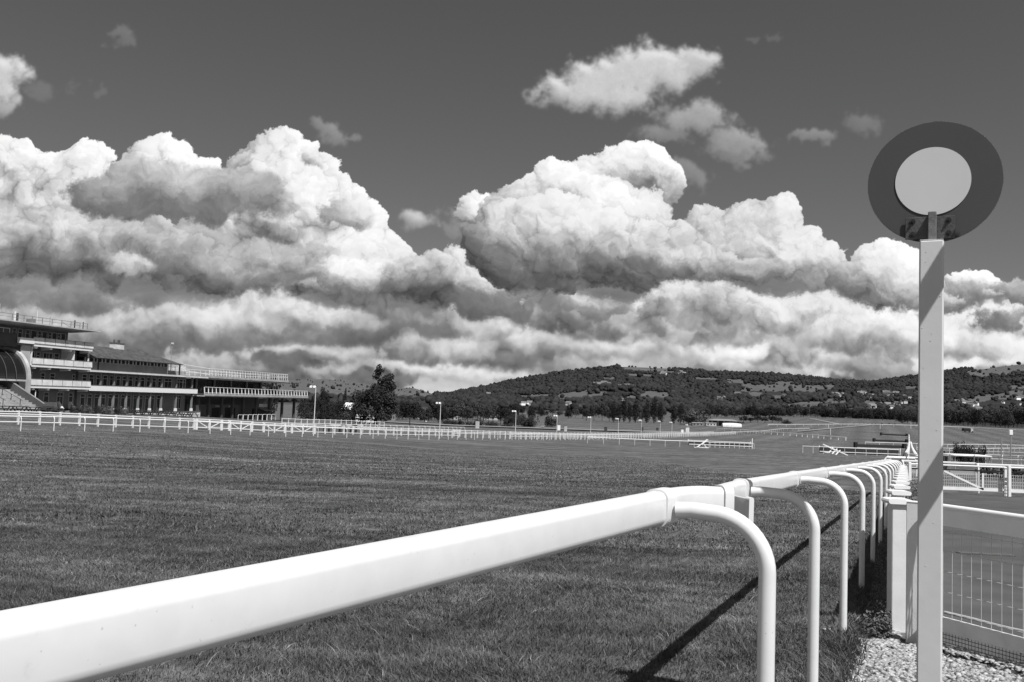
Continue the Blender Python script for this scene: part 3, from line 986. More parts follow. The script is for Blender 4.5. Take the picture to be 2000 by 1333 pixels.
# section A: passes close by the camera and ends in a hook turned away from the course
ra = thing('running_rail', 'nearest section of white plastic running rail, crossing the foreground and ending in a turned-out hook', 'rail', (0.545, 3.14, plane_z(3.14)))
ba = ra.location
dA = Vector((0.514, 0.857, 0))
cz = 1.246
ca = Vector((0.545, 3.14, cz))
pA = [ca - dA * 6.0, ca - dA * 3.0, ca - dA * 1.5, ca - dA * .7, ca - dA * .3, ca - dA * .1, ca]
pA += [Vector((0.60, 3.235, cz)), Vector((0.665, 3.32, cz)), Vector((0.74, 3.385, cz - .001)), Vector((0.800, 3.412, cz - .004)), Vector((0.838, 3.425, cz - .006))]
pts = pA[:6] + spline(pA[6:], 5)
lc = Vector(ba)
def loc(p, base):
    return [Vector(q) - Vector(base) for q in p]
MB().sweep(loc(pts, ba), PROF).build('rail', M['rail'], ra, smooth=True)
e0, e1 = pA[-1] - Vector((0.024, 0.008, 0)), pA[-1] + Vector((0.012, 0.004, 0))
MB().sweep(loc([e0, e0.lerp(e1, .3), e0.lerp(e1, .7), e1], ba), LIP).build('end_lip', M['rail'], ra, smooth=True)
for s in (0.0, -4.6):
    c = ca + dA * s
    MB().sweep(loc([c - dA * .052, c - dA * .046, c + dA * .046, c + dA * .052], ba), PROFC).build('joint_sleeve', M['rail'], ra, smooth=True)
    m = MB()
    u_post(m, c + Vector((.01, -.005, -.006)), (0.90, -0.43, 0), plane_z(c.y), 0.355)
    m.v = [tuple(Vector(p) - ba) for p in m.v]
    m.build('post', M['rail'], ra, smooth=True)

# section B: runs on down the hill to the last fence
NB = 13
CB = []
for k in range(NB):
    d = 4.92 + 2.3 * k
    CB.append(Vector((-1.0 + 0.46 * d + (.030 if k == 0 else 0), d, EYE - .17 - NSL * d - .057)))
rb = thing('running_rail', 'long white running rail on bent posts, stretching away downhill beyond the hooked joint', 'rail', (CB[0].x, CB[0].y, plane_z(CB[0].y)))
bb = rb.location
dB = Vector((0.418, 0.909, -.041))
hk = [Vector((0.998, 4.26, CB[0].z + .004)), Vector((1.07, 4.46, CB[0].z + .006)), Vector((1.185, 4.70, CB[0].z + .004)), CB[0]]
path = spline(hk, 5) + [c for c in CB[1:]] + [CB[-1] + dB * .5]
MB().sweep(loc(path, bb), PROF).build('rail', M['rail'], rb, smooth=True)
pl_ = spline([Vector((1.068, 3.92, hk[0].z - .004)), Vector((1.03, 4.01, hk[0].z - .002)), Vector((1.004, 4.12, hk[0].z)), Vector((0.996, 4.27, hk[0].z))], 5)
MB().sweep(loc(pl_, bb), rrect(.012, .112, .005, 2)).build('end_plate', M['rail'], rb, smooth=True)
t0 = (pl_[0] - pl_[1]).normalized()
MB().sweep(loc([pl_[0] - t0 * .016, pl_[0] - t0 * .005, pl_[0] + t0 * .005, pl_[0] + t0 * .012], bb), rrect(.026, .126, .012, 4)).build('end_lip', M['rail'], rb, smooth=True)
for k, c in enumerate(CB):
    m = MB().sweep(loc([c - dB * .055, c - dB * .048, c + dB * .048, c + dB * .055], bb), PROFC)
    m.build('joint_sleeve', M['rail'], rb, smooth=True)
    m = MB()
    u_post(m, c + Vector((.01, -.005, -.004)), (0.91, -0.41, 0), plane_z(c.y), 0.375, k=14 if k < 5 else 8)
    m.v = [tuple(Vector(p) - bb) for p in m.v]
    m.build('post', M['rail'], rb, smooth=True)

# ------------------------------------------------------------------ winning post
wd = 4.1
pb = Vector((0.4775 * wd - .012, wd, plane_z(wd)))
TZ = math.radians(-26.5)
fn = Vector((math.sin(TZ) , -math.cos(TZ), 0))        # front normal, towards the viewer
sx_ = Vector((math.cos(TZ), math.sin(TZ), 0))          # to the right along the face
wp = thing('winning_post', 'tall square white winning post carrying a dark round sign with a pale centre', 'post', pb)
ptop = EYE + (812.5 - 470) * wd / F
m = MB().cbox(0, 0, (ptop - pb.z - .15) / 2, 0.104, 0.104, ptop - pb.z + .15, TZ, 0.007)
# drips and blisters in the paint
rr_ = random.Random(3)
for i in range(20):
    a, h_ = rr_.uniform(-.043, .043), rr_.uniform(.9, ptop - pb.z - .05)
    q = fn * .0525 + sx_ * a + Vector((0, 0, h_))
    s_ = rr_.uniform(.0008, .002)
    m.tube([q + sx_ * s_ * 1.5, q + sx_ * s_ * .2 - Vector((0, 0, s_ * .6)), q - sx_ * s_ * 1.5 + Vector((0, 0, s_ * .3))], s_ * .5, 5)
m.build('post', M['post'], wp)
dcen = Vector((0, 0, EYE + (812 - 346.5) * wd / F - pb.z)) + sx_ * .006 - fn * .032
DR = 0.2885
disc = MB().disc(dcen, fn, DR, 0.004, 96).build('sign_disc', M['sign_dark'], wp)
MB().disc(dcen + fn * .0065 + Vector((0, 0, .003)) - sx_ * .004, fn, 0.1625, 0.0012, 96).build('white_centre', M['sign_white'], disc)
MB().disc(dcen - fn * .001, fn, DR + .0025, 0.0045, 96, DR + .0003).build('rim', M['stem'], disc)
zp0, zp1 = EYE + (812 - 461) * wd / F - pb.z, EYE + (812 - 419) * wd / F - pb.z
pc = dcen.copy()
pc.z = (zp0 + zp1) / 2
m = MB().cbox(*(pc + fn * .016 - sx_ * .014), 0.212, 0.006, zp1 - zp0 + .006, TZ, 0.0015)
br_ = m.build('bracket_plate', M['bracket'], wp)
for sx in (-.075, .078):
    for sz in (-.030, .032):
        q = pc + fn * .019 + sx_ * (sx - .014) + Vector((0, 0, sz))
        m = MB().disc(q, fn, .013, .003, 20).disc(q + fn * .003, fn, .008, .008, 6).disc(q + fn * .011, fn, .0035, .006, 10)
        m.build('bolt', M['rust'], br_)
m = MB().cbox(*(Vector((0, 0, (ptop - pb.z + zp1) / 2 - .006)) + fn * .008 + sx_ * .002), 0.036, 0.040, zp1 - (ptop - pb.z) + .05, TZ, 0.003)
m.build('stem', M['stem'], wp)
m = MB().cbox(0, 0, ptop - pb.z + .0015, .098, .098, .003, TZ)
m.build('top_plate', M['white'], wp)

# ------------------------------------------------------------------ the fence of round-capped posts beside the rail
cf = thing('capped_fence', 'row of white plastic posts with rounded caps and boards between, right behind the running rail', 'fence', (3.24, 7.4, plane_z(7.4)))
fb = cf.location
fd = Vector((0.4065, 0.9135, 0))
frot = math.atan2(fd.y, fd.x) - PI / 2
NC = 15
cp = []
for k in range(NC):
    d = 7.4 + 1.62 * k
    p = Vector((3.235 + 0.445 * (d - 7.4) + .002 * k, d, plane_z(d)))
    cp.append(p - fb)
ph = 1.06
for k, p in enumerate(cp):
    MB().cbox(p.x, p.y, p.z + ph / 2 - .1, 0.118, 0.10, ph + .16, 0.0 if k == 0 else frot, 0.006).build('post', M['post_far'], cf)
    hx = 0.092
    cap = [(-hx - .008, 0), (-hx, -.016), (-hx + .012, -.022), (hx - .012, -.022), (hx, -.016), (hx + .008, 0), (hx, .014), (hx - .02, .021), (-hx + .02, .021), (-hx, .014)]
    q = Vector((p.x, p.y, p.z + ph))
    s_ = Vector((0, 1, 0))
    MB().sweep([q - s_ * .075, q - s_ * .066, q + s_ * .066, q + s_ * .075], cap).build('cap', M['white'], cf, smooth=True)
for k in range(NC - 1):
    a, b = cp[k], cp[k + 1]
    for zz, hh in ((0.80, .14), (0.62, .15), (0.42, .15), (0.22, .15)):
        MB().bar(a + fd * .06 + Vector((0, 0, zz)), b - fd * .06 + Vector((0, 0, zz)), .032, hh).build('board', M['post_far'], cf)
    # round top rail just below the caps, with its joint screw
    MB().tube([a + fd * .03 + Vector((0, 0, .90)), b - fd * .03 + Vector((0, 0, .90))], .026, 10).build('top_rail', M['white'], cf, smooth=True)

# gate post next to the last capped post
gp = Vector((3.185, 7.0, plane_z(7.0)))
g1 = thing('gate_post', 'slim square grey-white gate post standing between the first capped post and the winning post', 'post', gp)
gh = EYE + .0 - (979 - 811) * 7.0 / F - gp.z
MB().cbox(0, 0, gh / 2 - .05, .088, .088, gh + .1, math.radians(-27), .004).build('post', M['post_far'], g1)
MB().cbox(0, 0, gh + .004, .094, .094, .006, math.radians(-27)).build('top_plate', M['white'], g1)

# ------------------------------------------------------------------ mesh fence leading off to the right
mf_a = Vector((3.24, 6.86, 0))
md = Vector((0.46, -0.888, 0)).normalized()
MFL = 4.2
mf = thing('mesh_fence', 'low wire mesh fence with round white top rail and grey boards behind the gravel', 'fence', mf_a)
up_ = Vector((0, 0, 1))
def gzr(s, z):                                         # level fence on almost level ground
    return md * s + up_ * z
MB().tube([gzr(.0, .917), gzr(MFL, .917)], .0235, 16).build('top_rail', M['white'], mf, smooth=True)
MB().bar(gzr(.0, .838), gzr(MFL, .838), .026, .118).build('upper_board', M['shade_board'], mf)
MB().bar(gzr(.0, .050), gzr(MFL, .050), .028, .105).build('lower_board', M['board'], mf)
m = MB()
s = .05
while s < MFL:
    m.tube([gzr(s, .10), gzr(s, .785)], .0024, 5)
    s += .0775
for i in range(5):
    m.tube([gzr(.0, .14 + .15 * i) + md.cross(up_) * .004, gzr(MFL, .14 + .15 * i) + md.cross(up_) * .004], .0027, 5)
m.build('wire_mesh', M['wire'], mf)
m = MB()
s = .0
while s < MFL:
    m.tube([gzr(s, -.085), gzr(s, -.002)], .0018, 4)
    s += .026
for zz in (-.083, -.056, -.029, -.004):
    m.tube([gzr(.0, zz) - md.cross(up_) * .02, gzr(MFL, zz) - md.cross(up_) * .02], .0022, 4)
m.build('black_netting', M['black_mesh'], mf)
for s in (.32, .72, 1.3):
    MB().cbox(*(gzr(s, -.006) - md.cross(up_) * .02), .012, .01, .022, math.atan2(md.y, md.x)).build('netting_clip', M['black_mesh'], mf)
MB().cbox(*gzr(MFL, .5), .1, .1, 1.1, math.atan2(md.y, md.x), .005).build('end_post', M['post_far'], mf)

# ------------------------------------------------------------------ gravel, verge, tarmac
def gravel_mat():
    m = bpy.data.materials.new('gravel')
    m.use_nodes = True
    t = m.node_tree
    t.nodes.clear()
    e = NT(t)
    b = e.node('ShaderNodeBsdfPrincipled')
    o = e.node('ShaderNodeOutputMaterial')
    t.links.new(b.outputs[0], o.inputs[0])
    pos = e.node('ShaderNodeTexCoord').outputs['Object']
    c = e.m('MULTIPLY', 0.10, e.ramp(e.noise(pos, 30, 5, 0.6), 0.3, 0.7, 0.35, 1.5, False))
    cc = e.node('ShaderNodeCombineColor')
    for i in range(3):
        e.put(cc.inputs[i], c)
    t.links.new(cc.outputs[0], b.inputs['Base Color'])
    b.inputs['Roughness'].default_value = 0.9
    return m

M['gravel'] = gravel_mat()
M['stone'] = mat('pale_stone', 0.33, 0.85, 0.6, 28.0, spec=0.15, var2=.35, scale2=60)
M['tarmac'] = mat('tarmac', 0.082, 0.9, 0.22, 1.1, 0.3, 60, spec=0.15, var2=0.12, scale2=0.5)
M['path'] = mat('pale_path', 0.20, 0.9, 0.12, 0.4, spec=0.1)
M['mown'] = mat('short_turf', 0.066, 0.95, 0.15, 0.9, 0.2, 20, spec=0.05, var2=.12, scale2=.3)

GE = [(1.2, 3.2), (1.6, 4.3), (1.85, 4.9), (2.08, 5.54), (2.36, 6.13), (2.76, 7.03), (3.35, 8.3), (3.86, 9.5), (5.15, 12.5), (8.4, 19.8), (13.2, 30.8)]   # edge of the turf
def edge_x(y):
    return np.interp(y, [p[1] for p in GE], [p[0] for p in GE])
def fence_x(y):
    return 3.24 + 0.445 * (y - 7.4)
gl, gr_ = [], []
for y in np.arange(1.0, 8.0, .35):
    gl.append(Vector((float(edge_x(y)), y, 0)))
    xr = 3.24 + .46 / .888 * (6.86 - y) if y < 6.86 else fence_x(y)
    gr_.append(Vector((xr, y, 0)))
sheet('gravel_strip', (gl, gr_), M['gravel'], .006, 4)
gl, gr_ = [], []
for y in np.arange(7.95, 31.2, .8):
    gl.append(Vector((float(edge_x(y)), y, 0)))
    gr_.append(Vector((fence_x(y), y, 0)))
sheet('soil_strip', (gl, gr_), mat('soil', 0.06, 0.95, 0.4, 9.0, 0.4, 30, spec=.05, var2=.3, scale2=3), .006, 3)
tl, tr_ = [], []
for y in np.arange(1.0, 34.0, .8):
    xl = 3.24 + .46 / .888 * (6.86 - y) + .05 if y < 6.86 else fence_x(y) + .06
    tl.append(Vector((xl, y, 0)))
    tr_.append(Vector((max(xl + 3, y * .9 + 4), y, 0)))
sheet('tarmac_path', (tl, tr_), M['tarmac'], .008, 6)
# drain grate and a hose lying on the tarmac
q = GP(1925, 1085)
dg = thing('drain_grate', 'dark slotted drain grate set in the tarmac behind the mesh fence', 'drain', (q.x, q.y, q.z + .01))
MB().cbox(0, 0, .004, .80, .13, .012, math.radians(-6), .002).build('frame', M['darkwood'], dg)
m = MB()
for i in range(22):
    m.cbox(-.36 + i * .0345, -.36 * 0 - (-.36 + i * .0345) * .105, .0145, .012, .10, .009, math.radians(-6))
m.build('grating', M['metal'], dg)
a, b, c = GP(1845, 1200), GP(1895, 1212), GP(2010, 1240)
tag(MB().tube(spline([a + up_ * .02, b + up_ * .02, a.lerp(c, .7) + up_ * .015, c + up_ * .02], 6), .011, 6).build('hose', M['wire'], smooth=True, base=a), 'thin grey hose lying on the tarmac just behind the mesh fence', 'hose')

# loose stones: a field nobody could count
def stones(n, region, smin, smax, seed, z_off=0.0):
    r = np.random.default_rng(seed)
    base = np.array([(1, 0, 0), (-1, 0, 0), (0, 1, 0), (0, -1, 0), (0, 0, 1), (0, 0, -1), (.62, .62, .5), (-.62, .62, .5), (.62, -.62, .5), (-.62, -.62, .5)], float)
    faces = np.array([(0, 6, 8), (0, 2, 6), (2, 7, 6), (6, 7, 4), (8, 6, 4), (2, 1, 7), (1, 9, 7), (9, 4, 7), (1, 3, 9), (3, 8, 9), (9, 8, 4), (3, 0, 8), (0, 5, 2), (2, 5, 1), (1, 5, 3), (3, 5, 0)])
    x, y = region(r, n)
    n = len(x)
    s = r.uniform(smin, smax, n) * r.uniform(.6, 1.3, n)
    v = base[None] * (1 + r.uniform(-.25, .25, (n, 10, 1))) * np.stack([s * r.uniform(.7, 1.3, n), s, s * r.uniform(.35, .7, n)], -1)[:, None]
    a = r.uniform(0, 2 * PI, n)
    c, sn = np.cos(a), np.sin(a)
    tl = r.uniform(-.4, .4, n)
    vx, vy, vz = v[..., 0], v[..., 1], v[..., 2] + v[..., 0] * tl[:, None]
    X = vx * c[:, None] - vy * sn[:, None] + x[:, None]
    Y = vx * sn[:, None] + vy * c[:, None] + y[:, None]
    Z = vz + (0.16 - NSL * y)[:, None] + (s * .2)[:, None] + z_off
    V = np.stack([X, Y, Z], -1).reshape(-1, 3)
    Fc = (faces[None] + (np.arange(n) * 10)[:, None, None]).reshape(-1, 3)
    return V, Fc


def reg_gravel(r, n):
    y = r.uniform(3.9, 7.9, n)
    x0 = edge_x(y) + r.normal(0, .09, n) - .06
    x1 = np.where(y < 6.86, 3.24 + .46 / .888 * (6.86 - y), fence_x(y) + .02)
    x = x0 + (x1 - x0) * r.random(n)
    return x, y

V1, F1 = stones(15000, reg_gravel, .006, .026, 5)
st = np_mesh('gravel_stones', V1, F1, M['stone'])
tag(st, 'loose pale angular gravel stones at the foot of the winning post', 'gravel', kind='stuff')

def reg_soil(r, n):
    y = 7.9 + 22 * r.random(n) ** 1.8
    x0, x1 = edge_x(y), fence_x(y) - .05
    return x0 + (x1 - x0) * r.random(n) ** .6, y

V1, F1 = stones(3500, reg_soil, .012, .035, 6)
st = np_mesh('pale_rubble', V1, F1, M['stone'])
tag(st, 'scattered pale rubble and chippings between the running rail and the capped fence', 'rubble', kind='stuff')
# wooden block in the corner of the bed
q = GP(1725, 1205)
tag(MB().cbox(0, 0, .05, .10, .22, .10, math.radians(-25), .006).build('timber_block', M['board'], base=(0, 0, 0)), 'short weathered timber block on the gravel against the first capped post', 'block')
bpy.data.objects['timber_block'].location = (q.x + .02, q.y + .1, q.z)

# ------------------------------------------------------------------ grass blades
def blades(n, ymin, ymax, h0, h1, w, seed, power=1.0, xlim=None, region=None, lean=.5, clump=True):
    r = np.random.default_rng(seed)
    if region is None:
        y = np.sqrt(r.uniform(ymin ** 2, ymax ** 2, n) if power == 1 else r.uniform(ymin ** power, ymax ** power, n) ** (2 / power))
        x = r.uniform(-.66, .62, n) * y
        keep = x < edge_x(y) + r.normal(0, .03, n)
        if ymax > 60:
            keep &= r.random(n) < np.clip((ymax - y) / 75, 0, 1)
        x, y = x[keep], y[keep]
    else:
        x, y = region(r, n)
    n = len(x)
    k1 = np.sin(x * 7.1 + np.sin(y * 5.3) * 2) * np.sin(y * 6.2 + np.sin(x * 4.1) * 2)
    k2 = np.sin(x * 1.7 + y * .6 + np.sin(y * 2.1)) * np.sin(y * 1.3 - x * .5)
    k3 = np.sin(x * 23 + np.sin(y * 17) * 2) * np.sin(y * 21 + np.sin(x * 15) * 2)
    h = r.uniform(h0, h1, n) * (1 + (.28 * k1 + .22 * k2 + .25 * k3 if clump else 0))
    a = r.uniform(0, 2 * PI, n) + .0
    wv = w * r.uniform(.6, 1.4, n)
    la = r.uniform(0, 2 * PI, n)
    lm = h * r.uniform(.1, lean * 2, n)
    wind = np.stack([np.sin(x * 2.3 + y), np.cos(y * 1.9 - x)], -1) * .4
    z = 0.16 - NSL * y if ymax < 34 else ground_z(x, y)
    bx, by = np.cos(a) * wv / 2, np.sin(a) * wv / 2
    tx, ty = (np.cos(la) + wind[:, 0]) * lm, (np.sin(la) + wind[:, 1]) * lm
    V = np.empty((n, 5, 3))
    V[:, 0] = np.stack([x - bx, y - by, z - .004], -1)
    V[:, 1] = np.stack([x + bx, y + by, z - .004], -1)
    V[:, 2] = np.stack([x + bx * .8 + tx * .4, y + by * .8 + ty * .4, z + h * .6], -1)
    V[:, 3] = np.stack([x - bx * .8 + tx * .4, y - by * .8 + ty * .4, z + h * .6], -1)
    V[:, 4] = np.stack([x + tx, y + ty, z + h * .92], -1)
    i = (np.arange(n) * 5)[:, None]
    Fc = np.concatenate([i + np.array([[0, 1, 2]]), i + np.array([[0, 2, 3]]), i + np.array([[3, 2, 4]])], 0)
    tone = np.repeat(np.clip(r.normal(1, .28, n), .35, 2.4) * np.where(r.random(n) < .035, 1.9, 1), 5)
    return V.reshape(-1, 3), Fc, tone


def grass_mat(name, base, bands=False):
    m = bpy.data.materials.new(name)
    m.use_nodes = True
    t = m.node_tree
    t.nodes.clear()
    e = NT(t)
    b = e.node('ShaderNodeBsdfPrincipled')
    o = e.node('ShaderNodeOutputMaterial')
    t.links.new(b.outputs[0], o.inputs[0])
    pos = e.node('ShaderNodeTexCoord').outputs['Object']
    c = e.m('MULTIPLY', base, e.node('ShaderNodeAttribute', attribute_name='tone').outputs['Fac'])
    if bands:
        c = e.m('MULTIPLY', c, turf_bands(e, pos))
    else:
        c = e.m('MULTIPLY', c, e.ramp(e.noise(e.v('MULTIPLY', pos, (0.35, 1.0, 0)), 1.2, 5, 0.6), 0.3, 0.7, 0.66, 1.36, False))
    c = e.m('MULTIPLY', c, e.ramp(e.noise(pos, 9.0, 3, 0.6), 0.3, 0.7, 0.78, 1.22, False))
    cc = e.node('ShaderNodeCombineColor')
    for i in range(3):
        e.put(cc.inputs[i], c)
    t.links.new(cc.outputs[0], b.inputs['Base Color'])
    b.inputs['Roughness'].default_value = 0.55
    b.inputs['Specular IOR Level'].default_value = 0.25
    return m

M['grass'] = grass_mat('grass_blade', 0.090, True)
sets = [blades(400000, 4.4, 12.5, .018, .046, .005, 1, lean=1.0), blades(240000, 12.0, 36, .022, .045, .012, 2, 1.35, lean=.9), blades(260000, 30, 115, .03, .05, .035, 3, 1.1, lean=.8)]
sets = [sets[0], (sets[1][0], sets[1][1], sets[1][2] * 1.12), (sets[2][0], sets[2][1], sets[2][2] * 1.2)]
off, VV, FF, TT = 0, [], [], []
for V_, F_, t_ in sets:
    VV.append(V_)
    FF.append(F_ + off)
    TT.append(t_)
    off += len(V_)
gg = np_mesh('grass', np.concatenate(VV), np.concatenate(FF), M['grass'], attrs={'tone': np.concatenate(TT)})
tag(gg, 'short coarse turf of the racecourse in the foreground', 'grass', kind='stuff')


def verge_region(r, n):
    y = 4.6 + 24 * r.random(n) ** 1.9
    x = edge_x(y) + r.normal(-.06, .06, n) * (1 + y * .02)
    # tufts
    tx = np.round(x * 9) / 9
    ty = np.round(y * 7) / 7
    return x * .45 + tx * .55, y * .5 + ty * .5

V_, F_, t_ = blades(24000, 4.2, 28, .045, .13, .005, 9, region=verge_region, lean=.7, clump=False)
vg = np_mesh('verge_grass', V_, F_, M['grass'], attrs={'tone': t_})
tag(vg, 'longer ragged grass left uncut along the gravel edge and round the rail posts', 'grass', kind='stuff')


def leafy(name, n, region, size, h, seed, mat_, tone=1.0):
    r = np.random.default_rng(seed)
    x, y = region(r, n)
    n = len(x)
    cx, cy = np.round(x * 5) / 5 + .06 * np.sin(y * 40), np.round(y * 4) / 4
    rad = np.hypot(x - cx, y - cy)
    z = (0.16 - NSL * y) + r.random(n) * h * (.4 + .6 * np.abs(np.sin(cx * 9 + cy * 5)))
    s = size * r.uniform(.5, 1.4, n)
    q = r.normal(0, 1, (n, 3))
    q[:, 2] = np.abs(q[:, 2]) + .3
    q /= np.linalg.norm(q, axis=1, keepdims=True)
    t = np.cross(q, r.normal(0, 1, (n, 3)))
    t /= np.linalg.norm(t, axis=1, keepdims=True)
    b = np.cross(q, t)
    c = np.stack([x, y, z], -1)
    V = np.stack([c - t * s[:, None], c - b * s[:, None] * .45, c + t * s[:, None], c + b * s[:, None] * .45], 1)
    return np_mesh(name, V.reshape(-1, 3), np.arange(n * 4).reshape(-1, 4), mat_)


def weed_region(r, n):
    y = 7.0 + 22 * r.random(n) ** 1.9
    x0, x1 = edge_x(y) + .05, fence_x(y) - .04
    return x0 + (x1 - x0) * r.random(n), y

w = leafy('weeds', 16000, weed_region, .016, .17, 14, M['leaf_p'])
tag(w, 'low leafy weeds and small plants in the bed between the running rail and the capped fence', 'weeds', kind='stuff')

def shrub_region(r, n):
    y = r.uniform(18, 30, n)
    return fence_x(y) + .12 + r.random(n) * .4, y
w = leafy('flower_bed', 9000, shrub_region, .035, .62, 15, M['leaf_p'])
tag(w, 'bushy flower bed just to the right of the capped fence', 'flower bed', kind='stuff')

# ------------------------------------------------------------------ added post with boards, out of view, to cast shadow bands on the winning post
L0 = Vector((2.30, 3.66, 0))
nb = Vector((-.45, -.89, 0))
fp = thing('shadow_caster_post', 'added out-of-view post with two boards, casting shadow bands on the winning post', 'post', (2.075, 3.215, plane_z(3.215)))
o0 = fp.location
MB().cbox(0, 0, 1.7, .09, .09, 3.5, TZ, .006).build('post', M['post'], fp)
for z in (2.20, 3.12):
    a = Vector((2.30, 3.66, z)) - o0
    MB().bar(Vector((0, 0, a.z)), a - nb * .03, .03, .15).build('shadow_board', M['white'], fp)

# paler dry stalks and a few leaning tufts scattered through the near turf
def tuft_region(r, n):
    k = n // 26
    cy = np.sqrt(r.uniform(4.6 ** 2, 26 ** 2, k))
    cx = r.uniform(-.62, .5, k) * cy
    j = r.integers(0, k, n)
    x, y = cx[j] + r.normal(0, .035, n), cy[j] + r.normal(0, .035, n)
    ok = x < edge_x(y)
    return x[ok], y[ok]
V_, F_, t_ = blades(9000, 4.6, 26, .03, .065, .0055, 31, region=tuft_region, lean=1.1, clump=False)
tf = np_mesh('grass_tufts', V_, F_, M['grass'], attrs={'tone': t_ * 1.15})
tag(tf, 'scattered coarser tufts standing a little proud of the short turf', 'grass', kind='stuff')

def stalk_region(r, n):
    y = np.sqrt(r.uniform(4.6 ** 2, 22 ** 2, n))
    x = r.uniform(-.62, .5, n) * y
    ok = x < edge_x(y)
    return x[ok], y[ok]
M['dry'] = mat('dry_stalk', 0.24, 0.8, 0.2, 5)
V_, F_, t_ = blades(2600, 4.6, 22, .04, .075, .0045, 32, region=stalk_region, lean=1.4, clump=False)
tf = np_mesh('dry_stalks', V_, F_, M['dry'])
tag(tf, 'single pale dry stalks lying and leaning in the turf', 'grass', kind='stuff')

# gravel heaped against the foot of the mesh fence
def heap_region(r, n):
    s = r.random(n) * 3.0
    o = np.abs(r.normal(0, .07, n))
    return 3.24 + md.x * s - .888 * o, 6.86 + md.y * s - .46 * o
V1, F1 = stones(4500, heap_region, .008, .022, 15, .035)
st = np_mesh('gravel_heap', V1, F1, M['stone'])
tag(st, 'gravel banked up against the foot of the mesh fence', 'gravel', kind='stuff')

# ------------------------------------------------------------------ grandstand, in its own facade frame
UN = Vector((0.2242, 0.9746, 0))
WN = Vector((0.9746, -0.2242, 0))
OB = Vector((-69.9, 130.0, 0))
RZB = math.atan2(UN.y, UN.x)       # local x runs along the facade, local -y points to the course


def stand(name, label, cat, u, w, z=0.0, group=None):
    p = OB + UN * u + WN * w
    return thing(name, label, cat, (p.x, p.y, z), RZB, group)


class LB(MB):
    """boxes in u (along), w (towards the course), z, relative to the parent's u0, w0, z0"""
    def __init__(self, u0=0, w0=0, z0=0):
        super().__init__()
        self.o = (u0, w0, z0)

    def b(self, u0, u1, w0, w1, z0, z1):
        a, b_, c = self.o
        return self.box(u0 - a, u1 - a, -(w1 - b_), -(w0 - b_), z0 - c, z1 - c)

    def p(self, u, w, z):
        a, b_, c = self.o
        return Vector((u - a, -(w - b_), z - c))


def window(par, O, u0, u1, w, z0, z1, mull=1, trans=True, door=False, fw=.10, fmat=None, name='window'):
    """frame proud of the wall, glass just behind it"""
    m = LB(*O)
    m.b(u0, u1, w, w + .07, z0, z0 + fw)
    m.b(u0, u1, w, w + .07, z1 - fw, z1)
    m.b(u0, u0 + fw, w, w + .07, z0 + fw, z1 - fw)
    m.b(u1 - fw, u1, w, w + .07, z0 + fw, z1 - fw)
    for i in range(1, mull + 1):
        c = u0 + (u1 - u0) * i / (mull + 1)
        m.b(c - fw * .4, c + fw * .4, w, w + .065, z0 + fw, z1 - fw)
    if trans:
        m.b(u0 + fw, u1 - fw, w + .004, w + .06, z1 - .62, z1 - .54)
    f = m.build('door' if door else name, fmat or M['frame'], par)
    LB(*O).b(u0 + fw * .6, u1 - fw * .6, w + .012, w + .03, z0 + fw * .6, z1 - fw * .6).build('pane', M['glass'], f)
    return f

# ---- block with three balconies
O1 = (0, 0, -2.3)
gs = stand('grandstand', 'tall white grandstand block with three balconies and a flat overhanging roof', 'grandstand', *O1)
lb = lambda: LB(*O1)
lb().b(-2.4, 12.0, -9, -2.6, -2.3, .85).b(-2.4, 12.0, -9, -2.602, .85, 7.0).build('wall', M['wall_m'], gs)
lb().b(4.2, 12.0, -2.6, -2.52, -2.3, .85).build('ground_floor_panel', M['wall_m'], gs)
lb().b(-2.4, 4.2, -2.6, -2.5, -2.3, .85).build('shaded_recess_panel', M['dark'], gs)  # flat black panel paints the shade of a recess
for k, F_ in enumerate((1.0, 4.1, 7.1)):
    lb().b(-.6 if k < 2 else -3.2, 12.15, -2.6, -.1, F_ - .12, F_ + .02).build('floor_slab', M['wall_m'], gs)
    m = lb()
    m.b(-.4, 12.1, -.16, .12, F_ - .20, F_ + .22)
    m.build('balcony_beam', M['white'], gs)
    # parapet panel, leaned inward so its face catches more sun
    m = LB(*O1)
    p = lambda u, w, z: m.p(u, w, z)
    u0, u1 = -.5, 12.2
    vs = [p(u0, .22, F_ + .24), p(u1, .22, F_ + .24), p(u1, .14, F_ + 1.12), p(u0, .14, F_ + 1.12), p(u0, .06, F_ + .24), p(u1, .06, F_ + .24), p(u1, .02, F_ + 1.12), p(u0, .02, F_ + 1.12)]
    m.add(vs, [(0, 1, 2, 3), (5, 4, 7, 6), (3, 2, 6, 7), (1, 5, 6, 2), (4, 0, 3, 7), (0, 4, 5, 1)])
    m.build('parapet', M['white_old'], gs)
    for i in range(1, 6):
        u = -.5 + 12.7 * i / 6
        LB(*O1).b(u - .03, u + .03, .14, .235, F_ + .26, F_ + 1.1).build('parapet_joint', M['wall_m'], gs)
    lb().b(-.5, 12.25, .0, .18, F_ + 1.12, F_ + 1.17).build('coping', M['wall_m'], gs)
    for u in (.2, 3.2, 7.4, 11.6):
        m = LB(*O1)
        vs = [m.p(u - .22, -1.6, F_ - .12), m.p(u + .22, -1.6, F_ - .12), m.p(u + .22, .10, F_ - .12), m.p(u - .22, .10, F_ - .12),
              m.p(u - .22, -1.6, F_ - .62), m.p(u + .22, -1.6, F_ - .62), m.p(u + .22, .0, F_ - .48), m.p(u - .22, .0, F_ - .48)]
        m.add(vs, [(0, 1, 2, 3), (7, 6, 5, 4), (3, 2, 6, 7), (1, 5, 6, 2), (0, 3, 7, 4)])
        m.build('bracket', M['white'], gs)
